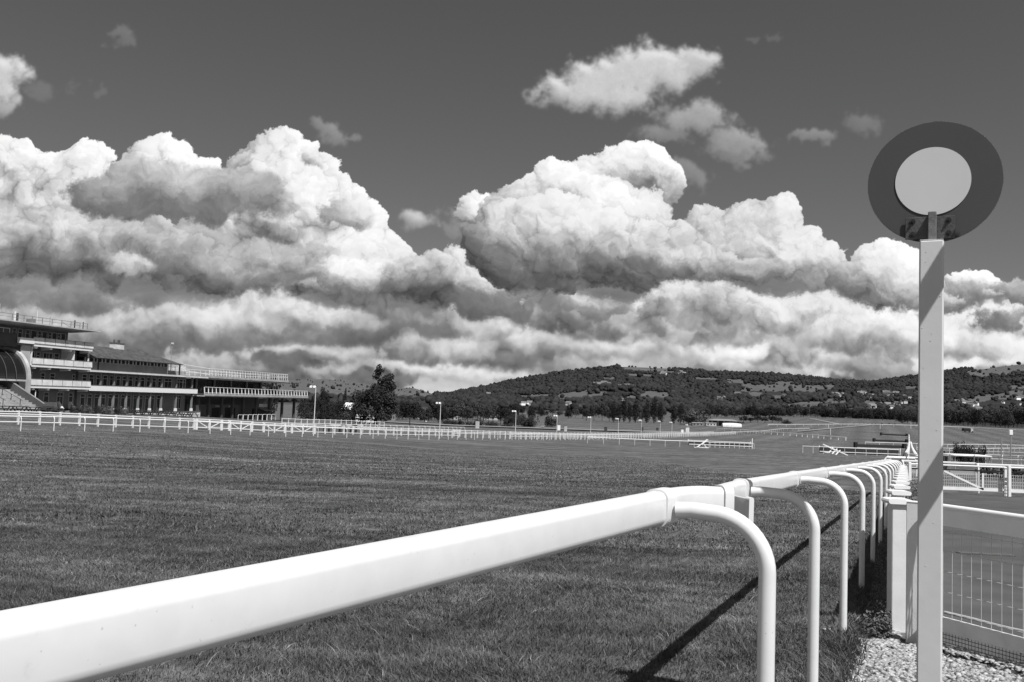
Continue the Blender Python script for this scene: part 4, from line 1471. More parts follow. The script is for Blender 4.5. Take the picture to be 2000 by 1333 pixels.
    # dark shadowy doors and windows behind each balcony
for F_, us in ((1.0, ((0, .8), (1.7, 2.7), (4.4, 5.3), (6.3, 7.4), (11.2, 11.9))), (4.1, ((0, 2.9), (3.2, 4.0), (4.6, 6.6), (6.9, 8.0), (10.6, 11.2)))):
    for a, b in us:
        window(gs, O1, a, b, -2.6, F_ + .04 + (.9 if b - a < .7 and F_ > 3 else 0), F_ + 2.15, mull=2 if b - a > 1.8 else 0, trans=b - a < 1.3)
lb().b(8.4, 8.55, -2.6, -.2, 4.12, 6.9).b(-.3, -.15, -.5, -.3, 4.12, 6.9).build('pillar', M['white'], gs)
lb().b(11.95, 12.08, -.6, -.4, 4.12, 6.9).build('corner_pillar', M['white'], gs)
window(gs, O1, 5.2, 6.3, -2.52, -2.25, .2, 0, True, True)
window(gs, O1, 8.0, 9.4, -2.52, -2.2, .2, 1, True)
window(gs, O1, 10.6, 11.6, -2.52, -2.2, .2, 0, True)
for u in (4.6, 7.6, 10.2):
    m = LB(*O1)
    vs = [m.p(u - .15, -2.0, -2.3), m.p(u + .35, -2.0, -2.3), m.p(u + .35, -.9, -2.3), m.p(u - .15, -.9, -2.3), m.p(u + .05, -2.0, -1.2), m.p(u + .15, -2.0, -1.2), m.p(u + .15, -1.7, -1.2), m.p(u + .05, -1.7, -1.2)]
    m.add(vs, [(3, 2, 1, 0), (4, 5, 6, 7), (0, 1, 5, 4), (1, 2, 6, 5), (2, 3, 7, 6), (3, 0, 4, 7)])
    m.build('sunlit_pillar_base', M['white'], gs)  # white colour paints the sunlight on the lower end of the pillar
m = LB(*O1)
m.tube([m.p(.9, -.2, -2.3), m.p(.9, -.2, .5)], .07, 8).build('thin_column', M['white'], gs)
# penthouse under the flat roof
lb().b(-9.0, 9.2, -9, -2.2, 7.12, 9.75).build('penthouse_wall', M['wall_m'], gs)
for a, b in ((-6.0, -4.9), (-2.2, -1.5), (-1.2, -.3), (.3, 1.1), (1.35, 2.6), (2.75, 3.5), (3.65, 4.7), (4.9, 5.6), (5.7, 6.7), (6.9, 7.5), (7.6, 8.6)):
    window(gs, O1, a, b, -2.2, 7.3 if a > -3 else 8.1, 9.4, 0, (b - a) < .95)
m = LB(*O1)
vs = [m.p(-12, 1.3, 10.02), m.p(12.2, 1.3, 10.02), m.p(12.2, -10, 10.02), m.p(-12, -10, 10.02), m.p(-12, 1.3, 10.2), m.p(12.2, 1.3, 10.2), m.p(12.2, -10, 10.2), m.p(-12, -10, 10.2)]
m.add(vs, [(0, 1, 2, 3), (7, 6, 5, 4), (4, 5, 1, 0), (5, 6, 2, 1), (6, 7, 3, 2), (7, 4, 0, 3)])
m.build('roof_slab', M['wall_l'], gs)
m = LB(*O1)
vs = [m.p(-12, .9, 10.0), m.p(11.7, .9, 10.0), m.p(9.4, -2.0, 9.6), m.p(-12, -2.0, 9.6)]
m.add(vs, [(0, 1, 2, 3)]).build('soffit', M['wall_l'], gs)
lb().b(-12, 9.0, -8, -1.2, 10.2, 10.34).build('roof_felt', M['wall_d'], gs)
for u in (-9.4, -7, -4.6, -2.4, -.8, 1.2, 3.2, 5.2, 7.2, 9.2, 10.9):
    LB(*O1).b(u - .04, u + .04, -.2, -.12, 10.2, 11.25).build('roof_post', M['wall_m'], gs)
m = LB(*O1)
m.b(-12, 11, -.19, -.13, 11.18, 11.25).b(-12, 11, -.19, -.13, 10.75, 10.80)
m.bar(m.p(5.3, -.16, 11.0), m.p(7.2, -.16, 10.3), .05, .05)
m.build('roof_railing', M['wall_m'], gs)
for u, h_, s_, mt in ((-3.2, 11.7, .16, 'white'), (-2.8, 11.5, .35, 'wall_d'), (1.0, 12.3, .05, 'white'), (-6.2, 12.5, .07, 'white'), (3.6, 11.6, .03, 'dark'), (9.0, 11.6, .12, 'dark'), (.3, 10.95, .9, 'wall_m'), (-6.6, 10.8, .8, 'wall_m'), (10.9, 11.5, .1, 'dark')):
    LB(*O1).b(u - s_ / 2, u + s_ / 2, -.9 - s_, -.9, 10.2, h_).build('roof_aerial' if s_ < .1 else 'roof_box', M[mt], gs)
# white curved end wall of the canopy
m = LB(*O1)
arc = []
for i in range(13):
    a = math.radians(90 * i / 12)
    arc.append((-2.6 + 4.3 * math.sin(a), 2.0 + 4.6 * math.cos(a)))
arc = arc + [(1.7, .0)]
n_ = len(arc)
vs = [m.p(-2.9, w, z) for w, z in arc] + [m.p(-2.3, w, z) for w, z in arc] + [m.p(-2.9, w - .35, z - .25) for w, z in arc] + [m.p(-2.3, w - .35, z - .25) for w, z in arc]
fs = []
for i in range(n_ - 1):
    fs += [(i, i + 1, n_ + i + 1, n_ + i), (2 * n_ + i, 3 * n_ + i, 3 * n_ + i + 1, 2 * n_ + i + 1), (i, 2 * n_ + i, 2 * n_ + i + 1, i + 1), (n_ + i, n_ + i + 1, 3 * n_ + i + 1, 3 * n_ + i)]
m.add(vs, fs).build('curved_white_arch', M['wall_l'], gs)
m = LB(*O1)
m.b(-2.3, -.55, -.5, -.3, -.2, 7.0).build('end_wall', M['wall_l'], gs)
lb().b(-3.2, -.45, -.3, .2, 7.2, 8.0).build('end_parapet', M['white'], gs)
lb().b(-16, -3.0, -3, -.5, 6.6, 8.5).build('upper_box', M['wall_d'], gs)
m = lb()
m.b(-7.6, -4.1, -.9, -.84, 9.12, 9.2)
for u in (-7.6, -6.4, -5.3, -4.16):
    m.b(u, u + .07, -.9, -.84, 8.5, 9.12)
m.build('white_handrail', M['white'], gs)
# barrel canopy over the steps
m = LB(*O1)
arcs = [(-2.6 + 4.0 * math.sin(math.radians(90 * i / 16)), 1.9 + 4.3 * math.cos(math.radians(90 * i / 16))) for i in range(17)]
vs = [m.p(u, w, z) for u in (-20, -2.9) for w, z in arcs]
m.add(vs, [(i, i + 1, 17 + i + 1, 17 + i) for i in range(16)]).build('barrel_canopy', M['glass'], gs)
for u in (-17, -14, -11, -8.6, -6.6, -4.8):
    m = LB(*O1)
    m.tube([m.p(u, w + .06, z + .06) for w, z in arcs], .05, 6).build('canopy_rib', M['wall_d'], gs)
lb().b(-20, -2.9, 1.2, 1.4, 1.7, 1.95).b(-20, -2.9, -2.4, -2.2, .2, 1.9).build('canopy_beam', M['wall_l'], gs)
# stepped terrace
m = LB(*O1)
for i in range(13):
    w0 = -1.6 + .62 * i
    m.b(-24, -5.1, w0, w0 + .62, -2.5, 1.35 - .28 * i)
ter = m.build('stepped_terrace', M['conc'], gs)
m = LB(*O1)
vs = [m.p(u, w, z) for u in (-5.1, -4.7) for w, z in ((-2.2, 3.0), (6.6, -1.55), (6.6, -2.5), (-2.2, 1.4))]
m.add(vs, [(0, 1, 2, 3), (7, 6, 5, 4), (0, 4, 5, 1), (1, 5, 6, 2), (2, 6, 7, 3), (3, 7, 4, 0)]).build('terrace_side_wall', M['wall_d'], gs)
m = LB(*O1)
m.bar(m.p(-4.9, -2.2, 3.15), m.p(-4.9, 6.6, -1.4), .3, .10).build('side_wall_coping', M['wall_m'], gs)
for u in (-19, -15, -11, -8):
    m = LB(*O1)
    m.bar(m.p(u, -1, 2.0), m.p(u, 5.6, -.9), .06, .06)
    for i in range(5):
        w = -.8 + 1.5 * i
        m.b(u - .04, u + .04, w, w + .07, 1.1 - .46 * (w + 1.2), 2.0 - .44 * (w + 1))
    m.build('stair_rail', M['wall_d'], gs)

# ---- long low wing with the tiled roof
O2 = (12.2, 0, -3.0)
wg = stand('clubhouse_wing', 'long three-storey clubhouse wing with a hipped tiled roof and a white balcony band', 'building', *O2)
l2 = lambda: LB(*O2)
l2().b(12.2, 42, -9, -2.2, -3.4, 3.7).build('wall', M['wall_m'], wg)
l2().b(12.1, 42.2, -2.2, .0, .55, .78).build('balcony_floor', M['wall_m'], wg)
l2().b(12.0, 42.4, -.02, .14, .62, 1.5).build('white_balcony_band', M['white'], wg)
l2().b(12.0, 42.4, -.06, .18, 1.5, 1.58).build('band_capping', M['wall_d'], wg)
l2().b(11.9, 45.5, -2.6, .35, 3.66, 3.92).build('fascia', M['white_old'], wg)
l2().b(12, 45.3, -10, .2, 3.93, 3.99).build('terrace_deck', M['wall_m'], wg)
for i, u in enumerate((15.2, 18.5, 21.8, 25.1, 28.4, 31.7, 36.2, 41.3)):
    m = LB(*O2)
    m.b(u - .13, u + .13, -.5, -.2, -3.3, .55).build('pillar', M['wall_m'], wg)
    m = LB(*O2)
    vs = [m.p(u - .22, -.6, -3.3), m.p(u + .22, -.6, -3.3), m.p(u + .22, -.05, -3.3), m.p(u - .22, -.05, -3.3), m.p(u - .17, -.5, -2.2), m.p(u + .17, -.5, -2.2), m.p(u + .17, -.13, -2.2), m.p(u - .17, -.13, -2.2)]
    m.add(vs, [(4, 5, 6, 7), (0, 1, 5, 4), (1, 2, 6, 5), (2, 3, 7, 6), (3, 0, 4, 7)])
    m.build('sunlit_pillar_base', M['white'], wg)  # white on a grey pillar: sunlight painted on its lower end
    LB(*O2).b(u - .12, u + .12, -.6, -.3, 1.58, 3.66).build('upper_pillar', M['wall_m'], wg)
u = 13.0
k = 0
while u < 34.5:
    window(wg, O2, u, u + 1.15, -2.2, 1.0, 3.25, 0)
    window(wg, O2, u - .1, u + 1.0, -2.2, -3.1, .1, 0, door=(k % 3 == 1))
    u += 1.72 if k % 2 else 1.62
    k += 1
for a in (35.0, 38.6):
    window(wg, O2, a, a + 2.3, -2.2, 1.3, 3.3, 1)
window(wg, O2, 38.2, 40.6, -2.2, -2.4, .2, 2)
window(wg, O2, 40.9, 41.7, -2.2, 1.0, 3.3, 0)
l2().b(12.2, 34.4, -9, -1.3, 3.99, 5.22).build('attic_wall', M['wall_m'], wg)
l2().b(12.2, 34.4, -9, -1.5, 5.22, 6.0).build('attic_back', M['dark'], wg)
l2().b(12.2, 34.4, -1.5, -1.36, 5.224, 5.32).build('attic_sill', M['wall_l'], wg)
u = 12.4
k = 0
while u < 34:
    l2().b(u, u + .22, -1.5, -1.34, 5.32, 6.0).build('mullion', M['frame'], wg)
    u += 1.15 if k % 2 else .85
    k += 1
l2().b(15.4, 15.6, -1.30, -1.2, 3.99, 5.9).build('downpipe', M['dark'], wg)
l2().b(34.5, 34.75, -1.6, -1.4, 3.99, 6.0).b(35.8, 36.0, -3.6, -3.4, 5.0, 6.0).build('white_post', M['white'], wg)
l2().b(37.4, 37.6, -.9, -.7, 3.99, 6.0).build('roof_post', M['dark'], wg)
m = LB(*O2)
e0_, e1_, r0_, r1_ = m.p(11.9, -.5, 6.0), m.p(38.1, -.5, 6.0), m.p(11.9, -5.0, 8.15), m.p(31.6, -5.0, 8.15)
b0_, b1_ = m.p(11.9, -9.5, 6.0), m.p(38.1, -9.5, 6.0)
m.add([e0_, e1_, r0_, r1_, b0_, b1_], [(0, 1, 3, 2), (1, 5, 3), (5, 4, 2, 3), (4, 0, 2), (0, 4, 5, 1)]).build('tiled_roof', M['tile'], wg)
l2().b(11.9, 38.1, -.52, -.40, 5.88, 6.02).build('gutter', M['dark'], wg)
ch = l2().b(23.6, 26.2, -5.6, -4.6, 7.6, 8.95).build('chimney', M['white_old'], wg)
l2().b(23.5, 26.3, -5.7, -4.5, 8.95, 9.05).build('chimney_cap', M['wall_d'], ch)
m = LB(*O2)
for q in (24.1, 25.2, 25.5):
    m.tube([m.p(q, -5.1, 9.05), m.p(q, -5.1, 9.6)], .13, 8)
m.build('chimney_pot', M['wall_d'], ch)
l2().b(22.5, 41.6, 1.2, 1.5, -3.9, -2.75).build('white_plinth_wall', M['white_old'], wg)
l2().b(22.4, 41.8, 1.1, 1.6, -2.75, -2.68).build('plinth_capping', M['wall_d'], wg)

# ---- open viewing terraces on dark columns
O3 = (44.0, 0, -4.2)
vt = stand('viewing_terrace', 'open two-deck viewing terrace with white railings on dark columns', 'terrace', *O3)
l3 = lambda: LB(*O3)
l3().b(45.6, 79, -11, .3, 3.55, 3.80).b(45.6, 79.2, .1, .42, 3.80, 4.25).build('upper_deck', M['conc'], vt)
l3().b(42.6, 87, -8, 1.6, .12, .30).b(42.6, 87.2, 1.4, 1.7, .30, .72).build('lower_deck', M['conc'], vt)
l3().b(42.3, 76.5, -10.5, -5.0, .72, 3.55).build('bar_wall', M['dark'], vt)
for i in range(5):
    u = 49.5 + 6.6 * i
    l3().b(u - .22, u + .22, -4.9, -4.6, .72, 3.55).build('deck_pier', M['wall_m'], vt)
for i in range(9):
    a = 43.2 + 3.3 * i + (.8 if i > 1 else 0)
    window(vt, O3, a, a + 2.4, -5.0, .9, 3.2, 2, False, fw=.06, fmat=M['wall_d'])


def railing(par, O, pts, z0, z1, sp, name='railing', posts='railing_post', mids=(.5,), t=.05, tp=.06, maxn=100):
    """pts: (u, w) corners"""
    m = LB(*O)
    cnt = 0
    for (ua, wa), (ub, wb) in zip(pts[:-1], pts[1:]):
        for f in (1.0,) + tuple(mids):
            z = z0 + (z1 - z0) * f
            m.bar(m.p(ua, wa, z), m.p(ub, wb, z), t, t)
        L = math.hypot(ub - ua, wb - wa)
        n_ = max(1, int(L / sp))
        for i in range(n_ + 1):
            q = LB(*O)
            u, w = ua + (ub - ua) * i / n_, wa + (wb - wa) * i / n_
            q.bar(q.p(u, w, z0), q.p(u, w - .12, z1), tp, tp * 1.3)
            q.build(posts, M['white'], par)
            cnt += 1
    m.build(name, M['white'], par)


railing(vt, O3, [(42.6, 1.55), (87, 1.55)], .72, 1.95, 1.36, mids=(.12,), t=.07, tp=.10)
railing(vt, O3, [(46.0, .25), (79, .25)], 4.25, 5.65, 1.05, mids=(.55,), t=.06, tp=.055)
railing(vt, O3, [(46.0, -9.5), (79, -9.5), (79, .25)], 4.25, 5.55, 2.0, mids=(.5,), t=.06, tp=.05)
railing(vt, O3, [(35.0, -2.2), (41.5, -2.2)], 4.8, 6.1, 1.0, mids=(.5,), t=.06, tp=.05)
m = LB(*O3)
m.bar(m.p(41.5, -2.2, 6.1), m.p(46, .25, 5.6), .06, .06).bar(m.p(41.5, -2.2, 5.0), m.p(46, .25, 4.4), .06, .06).build('stair_handrail', M['white'], vt)
l3().b(35.5, 42, -7, -2.4, 3.99, 4.8).build('upper_step', M['conc'], vt)
for i, u in enumerate((43.6, 47.2, 52.0, 56.2, 60.5, 66.0, 72.0, 78.0, 84.0)):
    l3().b(u - .25, u + .25, -.6, -.1, -5, .12).build('column', M['wall_d'], vt)
l3().b(42.3, 86, -8.5, -8.2, -5, .12).build('brick_wall', M['brick'], vt)
l3().b(44.4, 47.0, -8.2, -5.0, -5, -.6).build('dark_doorway', M['dark'], vt)
l3().b(47.4, 68.0, -6.0, -5.5, -5, -1.6).build('brick_kiosk', M['brick'], vt)
for a, b in ((57.0, 61.2), (62.2, 66.2)):
    f = l3().b(a, b, -5.5, -5.44, -4.6, -2.3).build('serving_hatch', M['dark'], vt)
    l3().b(a + 1.1, a + 2.9, -5.44, -5.38, -2.1, -1.85).build('hatch_sign', M['pale'], f)
m = LB(*O3)
for i in range(10):
    m.b(72.4 + .42 * i, 72.9 + .42 * i, -4.4, -3.2, -3.9 + .42 * i, -3.8 + .42 * i)
m.bar(m.p(72.4, -3.1, -3.0), m.p(76.6, -3.1, 1.0), .08, .08).bar(m.p(72.4, -3.1, -3.8), m.p(76.6, -3.1, .2), .2, .2)
m.build('white_stair', M['white_old'], vt)
kq = stand('food_kiosk', 'small dark food kiosk with a sloping awning and white sign below the terrace', 'kiosk', 71, -1.5, -4.8)
m = LB(71, -1.5, -4.8)
m.b(69.2, 73.2, -3.0, -1.5, -5.2, -2.4).build('hut', M['darkwood'], kq)
m = LB(71, -1.5, -4.8)
m.add([m.p(69, -1.5, -2.2), m.p(74.5, -1.5, -2.2), m.p(74.9, .2, -2.8), m.p(69, .2, -2.8), m.p(69, -1.5, -2.1), m.p(74.5, -1.5, -2.1), m.p(74.9, .2, -2.7), m.p(69, .2, -2.7)],
      [(0, 1, 2, 3), (7, 6, 5, 4), (0, 3, 7, 4), (3, 2, 6, 7), (2, 1, 5, 6)]).build('awning', M['wall_m'], kq)
m = LB(71, -1.5, -4.8)
m.b(69.3, 73.0, -1.5, -1.4, -2.0, -1.3).build('sign_board', M['pale'], kq)

# ---- roof mast on the terrace
q = OB + UN * 37.9 + WN * -3.0
ml = thing('floodlight_mast', 'thin roof mast with a small floodlight at the end of the tiled roof', 'mast', (q.x, q.y, 4.6))
MB().tube([(0, 0, 0), (0, 0, 5.4)], .06, 8).build('pole', M['metal'], ml)
MB().cbox(.12, -.1, 5.35, .5, .3, .28, .3, .02).build('lamp_head', M['wall_l'], ml)

# ---- white handrail in front of the terrace columns
hr = stand('handrail', 'white tubular handrail standing on the lawn below the viewing terrace', 'handrail', 57, 3.5, 0)
oz = gz(hr.location.x, hr.location.y)
hr.location.z = oz
for a, b in ((52.0, 68.0),):
    n_ = 8
    for i in range(n_):
        m = LB(57, 3.5, oz)
        u0, u1 = a + (b - a) * i / n_ + .1, a + (b - a) * (i + 1) / n_ - .1
        m.tube([m.p(u0, 3.5, oz - .1), m.p(u0, 3.5, oz + 1.0), m.p(u0 + .12, 3.5, oz + 1.15), m.p(u1 - .12, 3.5, oz + 1.15), m.p(u1, 3.5, oz + 1.0), m.p(u1, 3.5, oz - .1)], .045, 6)
        m.build('hoop', M['white'], hr, smooth=True)

# ------------------------------------------------------------------ far running rail on the left
def simple_upost(h, out, r=.04, k=6):
    m = MB()
    c = Vector((0, 0, h - .05))
    o_ = Vector(out).normalized() * .34
    m.tube([c, c + o_ * .55, c + o_ * .85 + Vector((0, 0, -.05)), c + o_ + Vector((0, 0, -.2)), c + o_ + Vector((0, 0, -.7)), Vector((o_.x, o_.y, -.15))], r, k)
    return m


def rail_run(label, pts, h, sp, out_side=1, w=.10, t=.10, group=None, maxposts=95, upost=True, mat_='rail', name='running_rail', two=None, cat='rail', post_w=.09):
    """rail on posts along ground points (x, y)"""
    P3 = [Vector((p[0], p[1], gz(p[0], p[1]))) for p in pts]
    o = thing(name, label, cat, P3[0], group=group)
    b0 = P3[0]
    # resample
    cum = [0]
    for a, b in zip(P3[:-1], P3[1:]):
        cum.append(cum[-1] + (b - a).length)
    n_ = max(1, int(cum[-1] / sp))
    n_ = min(n_, maxposts)
    pos = []
    for i in range(n_ + 1):
        s = cum[-1] * i / n_
        j = min(max(int(np.searchsorted(cum, s)) - 1, 0), len(P3) - 2)
        f = (s - cum[j]) / (cum[j + 1] - cum[j])
        q = P3[j].lerp(P3[j + 1], f)
        q.z = gz(q.x, q.y)
        pos.append(q)
    zs = [h] if two is None else [h] + list(two)
    for z in zs:
        MB().sweep([q - b0 + Vector((0, 0, z - t / 2)) for q in pos], rrect(w, t, w * .3, 1)).build('top_rail' if z == h else ('middle_rail' if z > h * .6 else 'lower_rail'), M[mat_], o)
    me = None
    for i, q in enumerate(pos):
        d_ = (pos[min(i + 1, len(pos) - 1)] - pos[max(i - 1, 0)])
        ang = math.atan2(d_.y, d_.x)
        if me is None:
            if upost:
                m = simple_upost(h, (0, -out_side, 0))
            else:
                m = MB().cbox(0, 0, h / 2 - .1 + .03, post_w * .7, post_w * 1.5, h + .26, 0)
            pz = m.build('post', M[mat_], o)
            me = pz
        else:
            pz = me.copy()
            COL.objects.link(pz)
            KIDS[o.name].append(pz)
        pz.location = q - b0
        pz.rotation_euler = (0, 0, ang)
    return o

L1 = [(-71 + .45 * y, y) for y in (60, 80, 100, 130, 160, 200, 240, 280, 320)]
rail_run('white running rail on bent posts along the left side of the course before the grandstand', L1, 1.22, 2.85, 1, .11, .11)
L1b = [(-71 + .45 * y, y) for y in (320, 350, 380)] + [(on(1500, 420).x, 420), (on(1530, 455).x, 455), (on(1580, 470).x, 470)]
rail_run('far white running rail rounding the bend by the dark pavilion', L1b, 1.25, 5.0, 1, .16, .16)

# white post and rail fence with gates
def fx(y):
    return -82.2 + .45 * y
def fpts(px0, px1, n=6):
    ys = [82.2 / (.45 - (p - 1000) / F) for p in np.linspace(px0, px1, n)]
    return [(fx(y), y) for y in ys]
rail_run('white post and rail fence with flat posts in front of the grandstand lawn', [(fx(70), 70)] + fpts(0, 388), 1.22, 2.12, upost=False, two=(1.0, .28), name='post_and_rail_fence', cat='fence', post_w=.16)
rail_run('white post and rail fence beyond the last braced gate, left of the middle', fpts(624, 905, 12), 1.25, 2.2, upost=False, two=(1.02, .28), name='post_and_rail_fence', cat='fence', post_w=.16)

def gate(px0, px1, label):
    ys = [82.2 / (.45 - (p - 1000) / F) for p in (px0, px1)]
    a, b = [Vector((fx(y), y, gz(fx(y), y))) for y in ys]
    o = thing('gate', label, 'gate', a)
    L_ = b - a
    for f in (0, .04, .5, .96, 1):
        MB().cbox(*(L_ * f + up_ * .58), .14, .16, 1.35, math.atan2(L_.y, L_.x)).build('post', M['white'], o)
    for z in (1.22, 1.02, .28):
        MB().bar(up_ * z, L_ + up_ * z, .05, .10).build('rail', M['white'], o)
    MB().bar(L_ * .05 + up_ * 1.0, L_ * .47 + up_ * .26, .05, .09).build('brace', M['white'], o)
    MB().bar(L_ * .95 + up_ * 1.0, L_ * .53 + up_ * .26, .05, .09).build('brace', M['white'], o)
gate(392, 443, 'white braced gate nearest the grandstand wing, first of four gates')
gate(456, 502, 'white braced gate below the two serving hatches, second of four gates')
gate(523, 566, 'white braced gate below the food kiosk, third of four gates')
gate(578, 622, 'white braced gate beside the tall lamp post, last of four gates')
for a_px, b_px in ((443, 456), (502, 523), (566, 578)):
    rail_run('short stretch of white fence between two gates, %s' % {443: 'left', 502: 'middle', 566: 'right'}[a_px], fpts(a_px, b_px, 2), 1.22, 3.0, upost=False, two=(1.02, .28), name='post_and_rail_fence', cat='fence', post_w=.12)

# white fence behind, from the kiosk to the big tree
A = on(550, 150); B = on(750, 185)
rail_run('white railing fence on the lawn between the kiosk and the big tree', [(A.x, A.y), (B.x, B.y)], 1.6, 1.9, upost=False, two=(.9, .35), name='post_and_rail_fence', cat='fence', post_w=.09)
A = on(690, 150); B = on(905, 215)
rail_run('low pale rail with hooped posts behind the fence under the big tree', [(A.x, A.y), (B.x, B.y)], 1.3, 3.2, upost=True)

# second side: long double lines of rail from the gap to the bend
def l2(o_, y):
    return (-o_ + .45 * y, y)
rail_run('distant double white fence along the middle of the course, behind the lamp posts', [l2(77, y) for y in (150, 180, 220, 260, 300, 350)], 1.3, 2.4, upost=False, two=(.8,), name='post_and_rail_fence', cat='fence', post_w=.13)
rail_run('distant white rail just behind the single running rail, towards the bend', [l2(74, y) for y in (165, 200, 240, 280, 330, 380)], 1.2, 2.6, upost=False, two=(.6,), name='post_and_rail_fence', cat='fence', post_w=.13)

# dark stacked tables and litter behind the fence
def crate_stack(px, d, label):
    q = on(px, d)
    o = thing('stacked_table', label, 'table', q, .4)
    MB().cbox(0, 0, 1.0, 2.0, 1.1, .10, 0, .02).build('tabletop', M['darkwood'], o)
    for x in (-.8, .8):
        MB().cbox(x, 0, .5, .12, .9, 1.0, 0).build('leg', M['darkwood'], o)
    MB().cbox(0, 0, 1.18, 1.7, .9, .16, .1, .02).build('upturned_top', M['wall_l'] if int(px) % 2 else M['darkwood'], o)
for i, px in enumerate((622, 632, 643, 653, 664, 675, 686, 697)):
    o_ = crate_stack(px, 128 + i * 3, 'dark table stacked with a spare top behind the fence left of the big tree')
for o in [o for o in bpy.data.objects if o.name.startswith('stacked_table')]:
    if o.type == 'EMPTY':
        o['group'] = 'stacked dark tables behind the fence'

# ------------------------------------------------------------------ lamp posts
def lamp(px, d, ytop, label):
    q = on(px, d)
    r = ray(px, ytop)
    h = (EYE + r.z / r.y * d) - q.z
    o = thing('lamp_post', label, 'lamp post', q, 0, 'floodlight posts along the far rail')
    MB().tube([(0, 0, -.2), (0, 0, h)], .07, 8, .045).build('pole', M['white_old'], o)
    MB().bar((.1, 0, h - .05), (-.72, -.1, h + .02), .05, .05).build('arm', M['white_old'], o)
    for x in (-.18, -.62):
        m = MB()
        m.add([(x - .15, -.15, h - .15), (x + .15, -.15, h - .15), (x + .15, .1, h + .08), (x - .15, .1, h + .08), (x - .11, .0, h - .26), (x + .11, .0, h - .26), (x + .12, .17, h - .0), (x - .12, .17, h - .0)],
              [(0, 1, 2, 3), (7, 6, 5, 4), (0, 4, 5, 1), (1, 5, 6, 2), (2, 6, 7, 3), (3, 7, 4, 0)])
        m.build('lamp_head', M['white'], o)
    return o
LAB = ['tallest and nearest, right of the viewing terrace', 'right of the big tree by the white fence', 'before the dark trees at the foot of the hill', 'beside the pale track and two bins',
       'fourth from the dark pavilion side, left of the poplars', 'below the left end of the poplar row', 'below the middle of the poplar row', 'below the gap in the poplars', 'close beside its neighbour right of the poplars', 'furthest, nearest the dark pavilion']
for (px, d, yt), lb_ in zip(((612, 112, 755), (858, 141, 787), (1006, 168, 803), (1087, 188, 812), (1153, 208, 815), (1207, 227, 818), (1252, 247, 821), (1289, 265, 823), (1312, 278, 825), (1343, 298, 830)), LAB):
    lamp(px, d, yt, 'slim white floodlight post, ' + lb_)

# ------------------------------------------------------------------ lawn furniture, planters and car before the stand
def on_uw(u, w):
    p = OB + UN * u + WN * w
    return Vector((p.x, p.y, gz(p.x, p.y)))

def bench(par_label, px, d, rz=RZB, first=[None]):
    q = on(px, d)
    if first[0] is None:
        o = thing('picnic_bench', par_label, 'bench', q, rz, 'dark benches along the lawn')
        MB().cbox(0, 0, .75, 2.3, .75, .08, 0).build('tabletop', M['darkwood'], o)
        MB().cbox(0, -.72, .45, 2.3, .28, .07, 0).build('seat', M['darkwood'], o)
        MB().cbox(0, .72, .45, 2.3, .28, .07, 0).build('seat', M['darkwood'], o)
        for x in (-.85, .85):
            m = MB().bar((x, -.75, 0), (x, -.2, .74), .1, .1).bar((x, .75, 0), (x, .2, .74), .1, .1).bar((x, -.8, .38), (x, .8, .38), .1, .1)
            m.build('leg_frame', M['darkwood'], o)
        first[0] = o
        return o
    return copy_tree(first[0], q, rz, par_label)
def dw(px, w):
    return (99.8 - 1.026 * w) / (.23 - (px - 1000) / F)
for i, (px, d) in enumerate([(p, dw(p, 10)) for p in (11, 38, 64, 87, 109)]):
    bench('dark wooden picnic bench before the stepped terrace, %s' % ('leftmost', 'second from left', 'third from left', 'fourth from left, by the car', 'right of the parked car')[i], px, d)
for i in range(8):
    px = 262 + i * 16
    bench('dark wooden bench in the packed row before the white plinth wall', px, dw(px, 5.0))
for o in bpy.data.objects:
    if o.type == 'EMPTY' and str(o.get('label', '')).startswith('dark wooden bench in the packed'):
        o['group'] = 'packed benches before the plinth wall'

# parked car seen head on
q = on(99, dw(99, 7.5))
car = thing('parked_car', 'dark car parked nose-on before the grandstand, with glare painted on its windscreen', 'car', q, math.radians(200))
def car_section(y, w0, zlo, zhi, wtop):
    return [(-w0, y, zlo), (w0, y, zlo), (w0, y, (zlo + zhi) * .5), (wtop, y, zhi), (-wtop, y, zhi), (-w0, y, (zlo + zhi) * .5)]
secs = [car_section(*s) for s in ((-2.1, .72, .32, .72, .6), (-1.95, .86, .25, .85, .74), (-1.1, .9, .22, 1.0, .8), (-.45, .9, .22, 1.42, .64), (.9, .9, .22, 1.46, .64), (1.7, .88, .25, 1.05, .72), (2.1, .8, .35, .95, .66))]
m = MB()
vs = [p for s in secs for p in s]
fs = [(0, 1, 2, 3, 4, 5)[::-1], tuple(range(36, 42))]
for i in range(6):
    fs += [(i * 6 + j, i * 6 + (j + 1) % 6, i * 6 + 6 + (j + 1) % 6, i * 6 + 6 + j) for j in range(6)]
m.add(vs, fs).build('body', M['car'], car, smooth=True)
m = MB()
m.add([(-.74, -1.08, 1.03), (.74, -1.08, 1.03), (.60, -.48, 1.42), (-.60, -.48, 1.42)], [(0, 1, 2, 3)])
m.build('windscreen', mat('glare_glass', 0.6, 0.15, 0, spec=1.0), car)  # pale base colour paints the glare on the glass
for x in (-.6, .6):
    MB().cbox(x, -2.02, .68, .3, .14, .16, 0, .02).build('headlight', M['pale'], car)
    for y in (-1.35, 1.35):
        MB().disc((x * 1.5 - (.1 if x > 0 else -.1), y, .32), (1 if x > 0 else -1, 0, 0), .32, .2, 20).build('wheel', M['tyre'], car)
MB().cbox(0, -2.12, .45, .52, .03, .12).build('number_plate', M['pale'], car)

# ------------------------------------------------------------------ hurdles and wings
def pole_line(mb, a, b, h, w=.1, t=.1):
    mb.bar(a + up_ * h, b + up_ * h, w, t)

